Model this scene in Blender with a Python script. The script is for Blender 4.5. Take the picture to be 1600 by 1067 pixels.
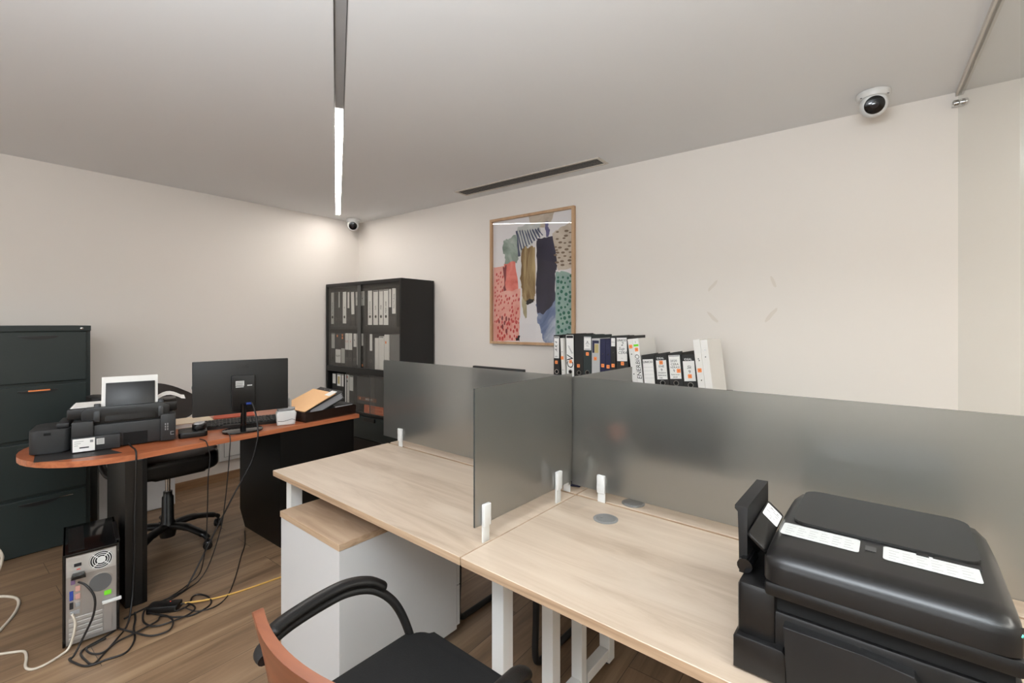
import bpy, bmesh, math, random
from mathutils import Vector, Matrix
random.seed(7)
for o in list(bpy.data.objects):
    bpy.data.objects.remove(o)
SC = bpy.context.scene
COL = SC.collection
PI = math.pi

# ------------------------------------------------------------------ camera, world, light, exposure
cam = bpy.data.cameras.new('camera')
camo = bpy.data.objects.new('camera', cam)
COL.objects.link(camo)
camo.location = (0, 0, 1.40)
camo.rotation_euler = (PI / 2, 0, math.radians(37.3))
cam.sensor_width = 36.0
cam.lens = 720.0 / 1600.0 * 36.0
cam.shift_y = -29.5 / 1600.0
cam.clip_start = 0.02
SC.camera = camo
SC.view_settings.view_transform = 'Standard'
SC.view_settings.look = 'None'
SC.view_settings.gamma = 1.0
SC.view_settings.use_curve_mapping = False
SC.view_settings.exposure = 1.54
SC.cycles.max_bounces = 14
SC.cycles.transparent_max_bounces = 16
SC.cycles.transmission_bounces = 10
SC.cycles.use_denoising = True
SC.cycles.sample_clamp_indirect = 6.0
W = bpy.data.worlds.new('world')
SC.world = W
W.use_nodes = True
W.node_tree.nodes['Background'].inputs[0].default_value = (0.9, 0.95, 1.0, 1)
W.node_tree.nodes['Background'].inputs[1].default_value = 0.3
STRIP_POWER = 18.5
STRIP2_POWER = 6.0
H = 2.515                     # ceiling height
XL, YB, XR, YF = -4.52, 3.08, 3.0, -3.2


def area_light(name, loc, rot, sx, sy, power, colr):
    l = bpy.data.lights.new(name, 'AREA')
    l.shape = 'RECTANGLE'
    l.size, l.size_y = sx, sy
    l.energy = power
    l.color = colr
    o = bpy.data.objects.new(name, l)
    COL.objects.link(o)
    o.location = loc
    o.rotation_euler = rot
    return o


# daylight through the window behind the camera, and the lamps of the neighbouring room behind the glass
area_light('window_daylight', (-1.0, YF + 0.03, 1.6), (PI / 2, 0, 0), 3.2, 1.5, 14, (0.95, 0.97, 1.0))
area_light('ceiling_uplight_fill', (0.0, -0.7, 1.75), (PI, 0, 0), 1.2, 0.5, 76, (0.86, 0.93, 1.0))  # added fill pointing up to brighten the ceiling; no fixture is there
area_light('next_room_lamp', (1.7, 1.0, H - 0.03), (0, 0, 0), 0.3, 2.4, 20, (1.0, 0.95, 0.89))


# ------------------------------------------------------------------ materials
def lin(c):
    c = c / 255.0
    return c / 12.92 if c <= 0.04045 else ((c + 0.055) / 1.055) ** 2.4


def rgb(r, g, b):
    return (lin(r), lin(g), lin(b), 1)


MATS = {}


def mat(name, c, rough=0.5, metal=0.0, spec=0.5, bump=0.0, bscale=200.0, var=0.0, coat=0.0):
    if name in MATS:
        return MATS[name]
    m = bpy.data.materials.new(name)
    m.use_nodes = True
    nt = m.node_tree
    b = nt.nodes['Principled BSDF']
    b.inputs['Base Color'].default_value = rgb(*c)
    b.inputs['Roughness'].default_value = rough
    b.inputs['Metallic'].default_value = metal
    b.inputs['Specular IOR Level'].default_value = spec
    b.inputs['Coat Weight'].default_value = coat
    tc = nt.nodes.new('ShaderNodeTexCoord')
    if bump > 0:
        n = nt.nodes.new('ShaderNodeTexNoise')
        n.inputs['Scale'].default_value = bscale
        bp = nt.nodes.new('ShaderNodeBump')
        bp.inputs['Strength'].default_value = bump
        bp.inputs['Distance'].default_value = 0.002
        nt.links.new(tc.outputs['Object'], n.inputs['Vector'])
        nt.links.new(n.outputs['Fac'], bp.inputs['Height'])
        nt.links.new(bp.outputs['Normal'], b.inputs['Normal'])
    if var > 0:
        n2 = nt.nodes.new('ShaderNodeTexNoise')
        n2.inputs['Scale'].default_value = 3.0
        n2.inputs['Detail'].default_value = 3
        hs = nt.nodes.new('ShaderNodeHueSaturation')
        mr = nt.nodes.new('ShaderNodeMapRange')
        mr.inputs['To Min'].default_value = 1 - var
        mr.inputs['To Max'].default_value = 1 + var
        hs.inputs['Color'].default_value = rgb(*c)
        nt.links.new(tc.outputs['Object'], n2.inputs['Vector'])
        nt.links.new(n2.outputs['Fac'], mr.inputs['Value'])
        nt.links.new(mr.outputs['Result'], hs.inputs['Value'])
        nt.links.new(hs.outputs['Color'], b.inputs['Base Color'])
    MATS[name] = m
    return m


def wood(name, cols, scale=(1.2, 14, 14), rough=0.45, detail=8, dist=0.6, planks=None, coords='Object'):
    """stretched noise grain; planks = (length, width) adds staggered boards along the texture x axis"""
    if name in MATS:
        return MATS[name]
    m = bpy.data.materials.new(name)
    m.use_nodes = True
    nt = m.node_tree
    L = nt.links.new
    b = nt.nodes['Principled BSDF']
    tc = nt.nodes.new('ShaderNodeTexCoord')
    mp = nt.nodes.new('ShaderNodeMapping')
    mp.inputs['Scale'].default_value = scale
    n = nt.nodes.new('ShaderNodeTexNoise')
    n.inputs['Scale'].default_value = 1.6
    n.inputs['Detail'].default_value = detail
    n.inputs['Roughness'].default_value = 0.62
    n.inputs['Distortion'].default_value = dist
    cr = nt.nodes.new('ShaderNodeValToRGB')
    e = cr.color_ramp.elements
    e[0].position, e[0].color = 0.28, rgb(*cols[0])
    e[1].position, e[1].color = 0.72, rgb(*cols[-1])
    for i, c in enumerate(cols[1:-1]):
        k = e.new(0.28 + 0.44 * (i + 1) / (len(cols) - 1))
        k.color = rgb(*c)
    src = tc.outputs[coords]
    if planks:
        rot = nt.nodes.new('ShaderNodeMapping')
        rot.inputs['Rotation'].default_value = (0, 0, PI / 2)
        L(src, rot.inputs['Vector'])
        br = nt.nodes.new('ShaderNodeTexBrick')
        br.inputs['Scale'].default_value = 1.0
        br.inputs['Brick Width'].default_value = planks[0]
        br.inputs['Row Height'].default_value = planks[1]
        br.inputs['Mortar Size'].default_value = 0.0012
        br.inputs['Color1'].default_value = (0.0, 0.0, 0.0, 1)
        br.inputs['Color2'].default_value = (1, 1, 1, 1)
        br.inputs['Mortar'].default_value = (0.5, 0.5, 0.5, 1)
        br.offset = 0.37
        L(rot.outputs['Vector'], br.inputs['Vector'])
        off = nt.nodes.new('ShaderNodeVectorMath')
        off.operation = 'MULTIPLY_ADD'
        off.inputs[1].default_value = (7.3, 3.1, 5.7)
        L(br.outputs['Color'], off.inputs[0])
        L(rot.outputs['Vector'], off.inputs[2])
        L(off.outputs['Vector'], mp.inputs['Vector'])
    else:
        L(src, mp.inputs['Vector'])
    L(mp.outputs['Vector'], n.inputs['Vector'])
    L(n.outputs['Fac'], cr.inputs['Fac'])
    out = cr.outputs['Color']
    if planks:
        hs = nt.nodes.new('ShaderNodeHueSaturation')
        mr = nt.nodes.new('ShaderNodeMapRange')
        mr.inputs['To Min'].default_value = 0.86
        mr.inputs['To Max'].default_value = 1.1
        L(br.outputs['Color'], mr.inputs['Value'])
        L(mr.outputs['Result'], hs.inputs['Value'])
        L(out, hs.inputs['Color'])
        mx = nt.nodes.new('ShaderNodeMixRGB')
        mx.inputs['Color2'].default_value = rgb(62, 46, 32)
        L(br.outputs['Fac'], mx.inputs['Fac'])
        L(hs.outputs['Color'], mx.inputs['Color1'])
        out = mx.outputs['Color']
    L(out, b.inputs['Base Color'])
    b.inputs['Roughness'].default_value = rough
    bp = nt.nodes.new('ShaderNodeBump')
    bp.inputs['Strength'].default_value = 0.06
    bp.inputs['Distance'].default_value = 0.002
    L(n.outputs['Fac'], bp.inputs['Height'])
    L(bp.outputs['Normal'], b.inputs['Normal'])
    MATS[name] = m
    return m


def emis(name, c, s):
    m = bpy.data.materials.new(name)
    m.use_nodes = True
    b = m.node_tree.nodes['Principled BSDF']
    b.inputs['Base Color'].default_value = (0.9, 0.9, 0.9, 1)
    b.inputs['Emission Color'].default_value = rgb(*c)
    b.inputs['Emission Strength'].default_value = s
    return m


def front_only(nt, fr, mix):
    """a pane is a thin closed box: mirror at its outer faces, none at the inner side of the far face"""
    g = nt.nodes.new('ShaderNodeNewGeometry')
    k = nt.nodes.new('ShaderNodeMath')
    k.operation = 'SUBTRACT'
    k.inputs[0].default_value = 1.0
    nt.links.new(g.outputs['Backfacing'], k.inputs[1])
    q = nt.nodes.new('ShaderNodeMath')
    q.operation = 'MULTIPLY'
    nt.links.new(fr.outputs[0], q.inputs[0])
    nt.links.new(k.outputs[0], q.inputs[1])
    nt.links.new(q.outputs[0], mix.inputs[0])


def clear_glass(name, tint=(1, 1, 1), haze=0.0, hazecol=(120, 118, 112), ior=1.5, rough=0.0):
    m = bpy.data.materials.new(name)
    m.use_nodes = True
    nt = m.node_tree
    nt.nodes.clear()
    L = nt.links.new
    out = nt.nodes.new('ShaderNodeOutputMaterial')
    tr = nt.nodes.new('ShaderNodeBsdfTransparent')
    tr.inputs['Color'].default_value = (*tint, 1)
    gl = nt.nodes.new('ShaderNodeBsdfGlossy')
    gl.inputs['Roughness'].default_value = rough
    fr = nt.nodes.new('ShaderNodeFresnel')
    fr.inputs['IOR'].default_value = ior
    base = tr.outputs[0]
    if haze > 0:
        df = nt.nodes.new('ShaderNodeBsdfDiffuse')
        df.inputs['Color'].default_value = rgb(*hazecol)
        m1 = nt.nodes.new('ShaderNodeMixShader')
        m1.inputs[0].default_value = haze
        L(tr.outputs[0], m1.inputs[1])
        L(df.outputs[0], m1.inputs[2])
        base = m1.outputs[0]
    m2 = nt.nodes.new('ShaderNodeMixShader')
    front_only(nt, fr, m2)
    L(base, m2.inputs[1])
    L(gl.outputs[0], m2.inputs[2])
    L(m2.outputs[0], out.inputs[0])
    return m


def frosted(name):
    m = bpy.data.materials.new(name)
    m.use_nodes = True
    nt = m.node_tree
    nt.nodes.clear()
    L = nt.links.new
    out = nt.nodes.new('ShaderNodeOutputMaterial')
    rf = nt.nodes.new('ShaderNodeBsdfRefraction')
    rf.inputs['Color'].default_value = rgb(222, 222, 219)
    rf.inputs['Roughness'].default_value = 0.46
    rf.inputs['IOR'].default_value = 1.25
    tl = nt.nodes.new('ShaderNodeBsdfTranslucent')
    tl.inputs['Color'].default_value = rgb(150, 150, 146)
    df = nt.nodes.new('ShaderNodeBsdfDiffuse')
    df.inputs['Color'].default_value = rgb(150, 152, 150)
    gl = nt.nodes.new('ShaderNodeBsdfGlossy')
    gl.inputs['Roughness'].default_value = 0.13
    fr = nt.nodes.new('ShaderNodeFresnel')
    fr.inputs['IOR'].default_value = 1.85
    a = nt.nodes.new('ShaderNodeMixShader')
    a.inputs[0].default_value = 0.14
    L(rf.outputs[0], a.inputs[1])
    L(df.outputs[0], a.inputs[2])
    b = nt.nodes.new('ShaderNodeMixShader')
    front_only(nt, fr, b)
    L(a.outputs[0], b.inputs[1])
    L(gl.outputs[0], b.inputs[2])
    L(b.outputs[0], out.inputs[0])
    return m


M_WALL = mat('wall_paint', (228, 221, 213), 0.9, bump=0.05, bscale=90)
M_CEIL = mat('ceiling_paint', (228, 228, 228), 0.9, bump=0.03, bscale=90)
M_FLOOR = wood('laminate_floor', [(98, 76, 56), (132, 106, 81), (156, 130, 102)], (0.8, 9, 9), 0.42, planks=(1.3, 0.19))
M_BASEB = wood('baseboard_wood', [(112, 82, 56), (150, 116, 84), (176, 142, 107)], (9, 0.8, 9), 0.45)
M_OAK = wood('pale_oak_laminate', [(168, 148, 128), (189, 170, 150), (200, 183, 164)], (1.0, 8, 8), 0.42, dist=0.9)
M_OAKE = wood('pale_oak_edge', [(150, 122, 96), (180, 152, 124), (196, 170, 142)], (0.8, 10, 30), 0.5)
M_OAK2 = wood('pedestal_oak_laminate', [(150, 124, 100), (178, 152, 127), (192, 168, 144)], (1.0, 8, 8), 0.45, dist=0.9)
M_CHERRY = wood('cherry_laminate', [(140, 74, 44), (172, 96, 60), (188, 112, 72)], (1.0, 12, 12), 0.3)
M_CHERRYE = wood('cherry_edge_band', [(150, 82, 50), (182, 108, 70), (196, 124, 84)], (1.0, 20, 20), 0.4)
M_BEECH = wood('chair_back_wood', [(106, 58, 38), (132, 76, 50), (150, 90, 62)], (1.0, 10, 10), 0.35)
M_WHITE = mat('white_lacquer', (198, 197, 196), 0.45)
M_WMETAL = mat('white_metal', (226, 225, 222), 0.4)
M_WPLAST = mat('white_plastic', (212, 211, 208), 0.4)
M_GPLAST = mat('grey_plastic', (150, 150, 152), 0.45)
M_GROM = mat('grommet_grey', (128, 126, 124), 0.4)
M_BLACK = mat('black_plastic', (14, 13, 13), 0.36, bump=0.05, bscale=600)
M_BLACKM = mat('matte_black_plastic', (22, 21, 21), 0.55, bump=0.08, bscale=700)
M_CHAR = mat('charcoal_plastic', (38, 39, 40), 0.5, bump=0.08, bscale=700)
M_BLACKG = mat('gloss_black', (12, 12, 13), 0.12)
M_STEELK = mat('black_steel', (13, 13, 13), 0.42, var=0.12)
M_STEELG = mat('green_black_steel', (32, 42, 41), 0.4, var=0.12)
M_DESKBLK = mat('black_melamine', (7, 7, 7), 0.35)
M_LEATH = mat('black_leatherette', (13, 12, 12), 0.4, bump=0.25, bscale=260)
M_FABRIC = mat('black_fabric', (11, 10, 10), 0.85, bump=0.4, bscale=500)
M_MESHGR = mat('dark_back_fabric', (52, 46, 41), 0.8, bump=0.3, bscale=500)
M_CHROME = mat('chrome', (205, 205, 205), 0.15, 1.0)
M_ALU = mat('aluminium', (172, 170, 167), 0.4, 0.7)
M_GALV = mat('galvanised_steel', (178, 176, 174), 0.35, 0.75, var=0.08)
M_CHAN = mat('channel_grey', (150, 148, 145), 0.6)
M_PAPER = mat('paper_white', (238, 236, 232), 0.8)
M_PAPERG = mat('paper_grey', (196, 195, 190), 0.8)
M_ORANGE = mat('orange_sticker', (250, 148, 84), 0.6)
M_MANILA = mat('manila_paper', (238, 190, 140), 0.7)
M_RED = mat('red_sticker', (214, 76, 48), 0.6)
M_GREEN = mat('green_sticker', (120, 220, 40), 0.6)
M_BLUE = mat('blue_plastic', (40, 66, 150), 0.45)
M_NAVY = mat('navy_cover', (36, 38, 70), 0.5)
M_INK = mat('black_ink', (28, 28, 32), 0.7)
M_WINK = mat('white_print', (214, 214, 212), 0.7)
M_GINK = mat('grey_print', (140, 140, 140), 0.7)
M_DIM = mat('debossed_print', (14, 14, 15), 0.3)
M_BIND = mat('black_binder_board', (38, 37, 36), 0.6, bump=0.1, bscale=400)
M_BINDG = mat('dark_green_binder_board', (44, 54, 54), 0.6)
M_BINDGR = mat('grey_binder_board', (190, 189, 188), 0.6)
M_BINDW = mat('white_binder_plastic', (232, 229, 224), 0.4)
M_PAGES = mat('page_block', (225, 220, 208), 0.85)
M_FRAME = wood('picture_frame_wood', [(168, 132, 98), (188, 152, 116), (200, 166, 130)], (8, 8, 1.0), 0.5)
M_TRAY = mat('smoked_brown_plastic', (40, 27, 21), 0.22)
M_DKSHEET = mat('dark_desk_sheet', (42, 40, 40), 0.45)
M_YEL = mat('yellow_cable', (206, 164, 84), 0.5)
M_CBLK = mat('black_cable', (24, 22, 22), 0.45)
M_CWHT = mat('white_cable', (202, 192, 176), 0.5)
M_DARK = mat('dark_void', (8, 8, 8), 0.9)
M_LIT = emis('lit_diffuser', (255, 250, 246), STRIP_POWER)
M_LIT2 = emis('lit_diffuser_back', (255, 250, 246), STRIP2_POWER)
M_UNLIT = mat('unlit_diffuser', (158, 157, 156), 0.5)
M_GLASS = clear_glass('partition_glass', (0.97, 0.985, 0.975))
M_PICGL = clear_glass('picture_glass', (0.98, 0.98, 0.98))
M_CABGL = clear_glass('cabinet_glass', (0.97, 0.97, 0.96), 0.07, (150, 146, 138))
M_FROST = frosted('smoked_frosted_acrylic')
M_FEDGE = mat('acrylic_edge', (58, 62, 60), 0.3)


# ------------------------------------------------------------------ mesh helpers
def xf(bm, vs, M):
    if M is not None:
        for v in vs:
            v.co = M @ v.co


def box(bm, x0, x1, y0, y1, z0, z1, mi=0, bev=0.0, seg=2, M=None):
    r = bmesh.ops.create_cube(bm, size=1.0)
    vs = r['verts']
    for v in vs:
        v.co = Vector(((x0 + x1) / 2 + v.co.x * (x1 - x0), (y0 + y1) / 2 + v.co.y * (y1 - y0), (z0 + z1) / 2 + v.co.z * (z1 - z0)))
    fs = set(f for v in vs for f in v.link_faces)
    for f in fs:
        f.material_index = mi
    if bev > 0:
        es = list(set(e for v in vs for e in v.link_edges))
        rr = bmesh.ops.bevel(bm, geom=es, offset=bev, segments=seg, profile=0.5, affect='EDGES')
        for f in rr['faces']:
            f.material_index = mi
        vs = list(set(v for f in list(rr['faces']) for v in f.verts) | set(v for v in vs if v.is_valid))
    xf(bm, vs, M)
    return vs


def prism(bm, pts, z0, z1, mi=0, bev=0.0, seg=2, M=None):
    """extrude outline pts (x, y) from z0 to z1"""
    a = [bm.verts.new((x, y, z0)) for x, y in pts]
    b = [bm.verts.new((x, y, z1)) for x, y in pts]
    n = len(pts)
    fs = [bm.faces.new(a[::-1]), bm.faces.new(b)]
    for i in range(n):
        fs.append(bm.faces.new((a[i], a[(i + 1) % n], b[(i + 1) % n], b[i])))
    for f in fs:
        f.material_index = mi
    vs = a + b
    if bev > 0:
        es = list(set(list(fs[0].edges) + list(fs[1].edges)))
        rr = bmesh.ops.bevel(bm, geom=es, offset=bev, segments=seg, profile=0.5, affect='EDGES')
        for f in rr['faces']:
            f.material_index = mi
        vs = list(set(v for f in rr['faces'] for v in f.verts) | set(v for v in vs if v.is_valid))
    xf(bm, vs, M)
    return vs


# matrices that lay a prism on its side: outline (x, z) extruded along y; outline (y, z) extruded along x
XZ = Matrix(((1, 0, 0, 0), (0, 0, -1, 0), (0, 1, 0, 0), (0, 0, 0, 1)))     # (x,y,z)->(x,-z,y)
YZ = Matrix(((0, 0, 1, 0), (1, 0, 0, 0), (0, 1, 0, 0), (0, 0, 0, 1)))      # (x,y,z)->(z,x,y)


def rrect(x0, x1, y0, y1, r, n=5):
    p = []
    for cx, cy, a0 in ((x1 - r, y1 - r, 0), (x0 + r, y1 - r, 90), (x0 + r, y0 + r, 180), (x1 - r, y0 + r, 270)):
        for i in range(n + 1):
            a = math.radians(a0 + 90 * i / n)
            p.append((cx + r * math.cos(a), cy + r * math.sin(a)))
    return p


def smooth_path(pts, n=6):
    P = [Vector(p) for p in pts]
    if len(P) < 3:
        return P
    out = []
    for i in range(len(P) - 1):
        p0 = P[max(i - 1, 0)]
        p1, p2 = P[i], P[i + 1]
        p3 = P[min(i + 2, len(P) - 1)]
        for k in range(n):
            t = k / n
            out.append(0.5 * ((2 * p1) + (p2 - p0) * t + (2 * p0 - 5 * p1 + 4 * p2 - p3) * t * t + (3 * p1 - p0 - 3 * p2 + p3) * t ** 3))
    out.append(P[-1])
    return out


def tube(bm, pts, r, n=8, mi=0, smooth=6, sx=1.0, sy=1.0, up=None, M=None, closed=False):
    P = smooth_path(pts, smooth) if smooth else [Vector(p) for p in pts]
    rings = []
    ref = Vector(up) if up else None
    prev = None
    for i, p in enumerate(P):
        if closed:
            t = P[(i + 1) % len(P)] - P[i - 1]
        else:
            t = P[min(i + 1, len(P) - 1)] - P[max(i - 1, 0)]
        if t.length < 1e-9:
            t = Vector((0, 0, 1))
        t.normalize()
        if prev is None:
            a = ref if ref and abs(t.dot(ref)) < 0.98 else (Vector((0, 0, 1)) if abs(t.z) < 0.9 else Vector((1, 0, 0)))
        else:
            a = prev
        u = (a - t * a.dot(t)).normalized()
        prev = u
        v = t.cross(u)
        rr = r[i] if isinstance(r, list) else r
        rings.append([bm.verts.new(p + u * (rr * sy * math.cos(2 * PI * k / n)) + v * (rr * sx * math.sin(2 * PI * k / n))) for k in range(n)])
    m = len(rings)
    for i in range(m if closed else m - 1):
        A, B = rings[i], rings[(i + 1) % m]
        for k in range(n):
            f = bm.faces.new((A[k], A[(k + 1) % n], B[(k + 1) % n], B[k]))
            f.material_index = mi
            f.smooth = True
    if not closed:
        for rg, s in ((rings[0], 1), (rings[-1], -1)):
            f = bm.faces.new(rg if s > 0 else rg[::-1])
            f.material_index = mi
    vs = [v for rg in rings for v in rg]
    xf(bm, vs, M)
    return vs


def lathe(bm, prof, n=24, mi=0, M=None, smooth=True):
    rings = []
    for r, z in prof:
        rings.append([bm.verts.new((r * math.cos(2 * PI * k / n), r * math.sin(2 * PI * k / n), z)) for k in range(n)])
    for A, B in zip(rings, rings[1:]):
        for k in range(n):
            f = bm.faces.new((A[k], A[(k + 1) % n], B[(k + 1) % n], B[k]))
            f.material_index = mi
            f.smooth = smooth
    f = bm.faces.new(rings[0][::-1]); f.material_index = mi
    f = bm.faces.new(rings[-1]); f.material_index = mi
    vs = [v for rg in rings for v in rg]
    xf(bm, vs, M)
    return vs


def disc(bm, cx, cy, z, r, n=20, mi=0, M=None, r0=0.0, h=0.001):
    prof = [(r, z), (r, z + h), (0.0005 if r0 == 0 else r0, z + h)]
    if r0 == 0:
        vs = prism(bm, [(cx + r * math.cos(2 * PI * k / n), cy + r * math.sin(2 * PI * k / n)) for k in range(n)], z, z + h, mi)
    else:
        A = [[bm.verts.new((cx + q * math.cos(2 * PI * k / n), cy + q * math.sin(2 * PI * k / n), zz)) for k in range(n)] for q, zz in ((r, z), (r, z + h), (r0, z + h), (r0, z))]
        for a in range(4):
            P, Q = A[a], A[(a + 1) % 4]
            for k in range(n):
                f = bm.faces.new((P[k], P[(k + 1) % n], Q[(k + 1) % n], Q[k]))
                f.material_index = mi
        vs = [v for q in A for v in q]
    xf(bm, vs, M)
    return vs


_TX = {}


def text_mesh(s, shear=0.0, bold=0.0):
    key = (s, shear, bold)
    if key not in _TX:
        cu = bpy.data.curves.new('lettering_source', 'FONT')
        cu.body = s
        cu.size = 1.0
        cu.align_x = 'CENTER'
        cu.align_y = 'CENTER'
        cu.resolution_u = 2
        cu.shear = shear
        cu.offset = bold
        ob = bpy.data.objects.new('lettering_source', cu)
        COL.objects.link(ob)
        dg = bpy.context.evaluated_depsgraph_get()
        me = bpy.data.meshes.new_from_object(ob.evaluated_get(dg))
        bpy.data.objects.remove(ob)
        bpy.data.curves.remove(cu)
        _TX[key] = me
    return _TX[key]


def face_text(bm, s, x, z, size, y=-0.0006, mi=0, rot=0.0, shear=0.0, bold=0.0, sx=1.0):
    """letters on a face that looks along -y, centred on (x, z)"""
    me = text_mesh(s, shear, bold)
    n0 = len(bm.verts)
    f0 = len(bm.faces)
    bm.from_mesh(me)
    bm.verts.ensure_lookup_table()
    bm.faces.ensure_lookup_table()
    c, sn = math.cos(rot), math.sin(rot)
    for v in bm.verts[n0:]:
        a, b = v.co.x * size * sx, v.co.y * size
        v.co = Vector((x + a * c - b * sn, y, z + a * sn + b * c))
    for f in bm.faces[f0:]:
        f.material_index = mi
    return bm.verts[n0:]


def obj(name, bm, mats, parent=None, smooth=None, label=None):
    if not isinstance(mats, (list, tuple)):
        mats = [mats]
    bmesh.ops.recalc_face_normals(bm, faces=bm.faces[:])
    me = bpy.data.meshes.new(name)
    if smooth:
        for f in bm.faces:
            f.smooth = True
    bm.to_mesh(me)
    bm.free()
    for m in mats:
        me.materials.append(m)
    o = bpy.data.objects.new(name, me)
    COL.objects.link(o)
    if smooth:
        try:
            me.set_sharp_from_angle(angle=math.radians(smooth))
        except Exception:
            pass
    if parent:
        o.parent = parent
    if label:
        o['label'] = label
    return o


def NB():
    return bmesh.new()


def thing(name, label, cat, loc=(0, 0, 0), rz=0.0, group=None, rot=None):
    o = bpy.data.objects.new(name, None)
    o.empty_display_size = 0.1
    COL.objects.link(o)
    o.location = loc
    o.rotation_euler = rot if rot else (0, 0, rz)
    tag(o, label, cat, group)
    return o


def tag(o, label, cat, group=None):
    o['label'] = label
    o['category'] = cat
    if group:
        o['group'] = group
    return o


def struct(name, bm, m, label=None, parent=None):
    o = obj(name, bm, m, parent)
    o['kind'] = 'structure'
    if label:
        o['label'] = label
    return o


def sbox(name, m, x0, x1, y0, y1, z0, z1, label, parent=None):
    b = NB()
    box(b, x0, x1, y0, y1, z0, z1)
    return struct(name, b, m, label, parent)


def part(name, m, parent, *boxes, bev=0.0, smooth=None, label=None):
    b = NB()
    for q in boxes:
        box(b, *q, bev=bev)
    return obj(name, b, m, parent, smooth, label)


# ------------------------------------------------------------------ the room
sbox('floor', M_FLOOR, XL, XR, YF, YB, -0.1, 0, 'brown wood-look laminate floor in long boards')
sbox('wall_left', M_WALL, XL - 0.1, XL, YF - 0.1, YB + 0.1, 0, H + 0.1, 'off-white painted wall behind the brown desk')
sbox('wall_back', M_WALL, XL, XR, YB, YB + 0.1, 0, H + 0.1, 'off-white painted wall with the framed abstract print')
sbox('wall_right', M_WALL, XR, XR + 0.1, YF - 0.1, YB + 0.1, 0, H + 0.1, 'off-white wall of the neighbouring room')
b = NB()
for q in ((XL, -2.6, 0, H), (0.6, XR, 0, H), (-2.6, 0.6, 0, 0.85), (-2.6, 0.6, 2.35, H)):
    box(b, q[0], q[1], YF - 0.1, YF, q[2], q[3])
struct('wall_front', b, M_WALL, 'off-white wall behind the camera with a wide window')
b = NB()
for q in ((-2.6, 0.6, 0.85, 0.9), (-2.6, 0.6, 2.3, 2.35), (-2.6, -2.55, 0.9, 2.3), (0.55, 0.6, 0.9, 2.3), (-1.03, -0.97, 0.9, 2.3)):
    box(b, q[0], q[1], YF - 0.06, YF - 0.02, q[2], q[3])
win = struct('window_1', b, M_WHITE, 'white window frame behind the camera')
b = NB()
box(b, -2.55, 0.55, YF - 0.043, YF - 0.037, 0.9, 2.3)
struct('window_pane', b, M_GLASS, None, win)
b = NB()
box(b, XL, XL + 0.012, YF, YB, 0, 0.07)
struct('baseboard_left', b, M_BASEB, 'wood-look baseboard along the left wall')
b = NB()
box(b, XL + 0.012, XR, YB - 0.012, YB, 0, 0.07)
struct('baseboard_back', b, M_BASEB, 'wood-look baseboard along the back wall')

# light slots: direction and ends on the ceiling
SLOT_W = 0.05
d1 = Vector((2.869, -1.783)).normalized()
E1 = Vector((-4.318, 2.699))
d2 = Vector((0.95, 0.22)).normalized()
E2 = Vector((-4.42, -1.37))
slots = [(E1, d1, 5.2), (E2, d2, 4.2)]


def slot_rect(E, d, Ln, w):
    n = Vector((-d.y, d.x)) * (w / 2)
    return [E - n, E + d * Ln - n, E + d * Ln + n, E + n]


b = NB()
edges = []
loops = [[Vector((XL - 0.1, YF - 0.1)), Vector((XR + 0.1, YF - 0.1)), Vector((XR + 0.1, YB + 0.1)), Vector((XL - 0.1, YB + 0.1))]]
for E, d, Ln in slots:
    loops.append(slot_rect(E, d, Ln, SLOT_W))
for lp in loops:
    vs = [b.verts.new((p.x, p.y, H)) for p in lp]
    for i in range(len(vs)):
        edges.append(b.edges.new((vs[i], vs[(i + 1) % len(vs)])))
bmesh.ops.triangle_fill(b, edges=edges, use_beauty=True, use_dissolve=False)
ret = bmesh.ops.extrude_face_region(b, geom=b.faces[:])
bmesh.ops.translate(b, verts=[g for g in ret['geom'] if isinstance(g, bmesh.types.BMVert)], vec=(0, 0, 0.12))
struct('ceiling', b, M_CEIL, 'smooth off-white plaster ceiling')


def strip_light(E, d, Ln, lit0, lit1, m_lit, label):
    rz = math.atan2(d.y, d.x)
    t = thing('recessed_strip_light', label, 'ceiling light', (E.x, E.y, H), rz, 'recessed strip lights in the ceiling')
    w = SLOT_W / 2 - 0.0005
    bm = NB()
    box(bm, 0, Ln, -w, w, 0.085, 0.09)
    box(bm, 0, Ln, -w, -w + 0.002, -0.001, 0.085)
    box(bm, 0, Ln, w - 0.002, w, -0.001, 0.085)
    box(bm, 0, 0.004, -w, w, -0.001, 0.085)
    box(bm, Ln - 0.004, Ln, -w, w, -0.001, 0.085)
    obj('channel', bm, M_CHAN, t)
    bm = NB()
    box(bm, lit0, lit1, -w + 0.004, w - 0.004, 0.0, 0.012)
    obj('lit_diffuser', bm, m_lit, t, label='bright white glowing diffuser')
    bm = NB()
    box(bm, lit1 + 0.25, Ln - 0.01, -w + 0.004, w - 0.004, 0.006, 0.016)
    obj('unlit_diffuser', bm, M_UNLIT, t)
    return t


strip_light(E1, d1, 5.2, 0.0, 2.27, M_LIT, 'long recessed ceiling slot with a glowing far end, pointing at the room corner')
strip_light(E2, d2, 4.2, 0.0, 3.9, M_LIT2, 'recessed ceiling strip light behind the camera')

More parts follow.
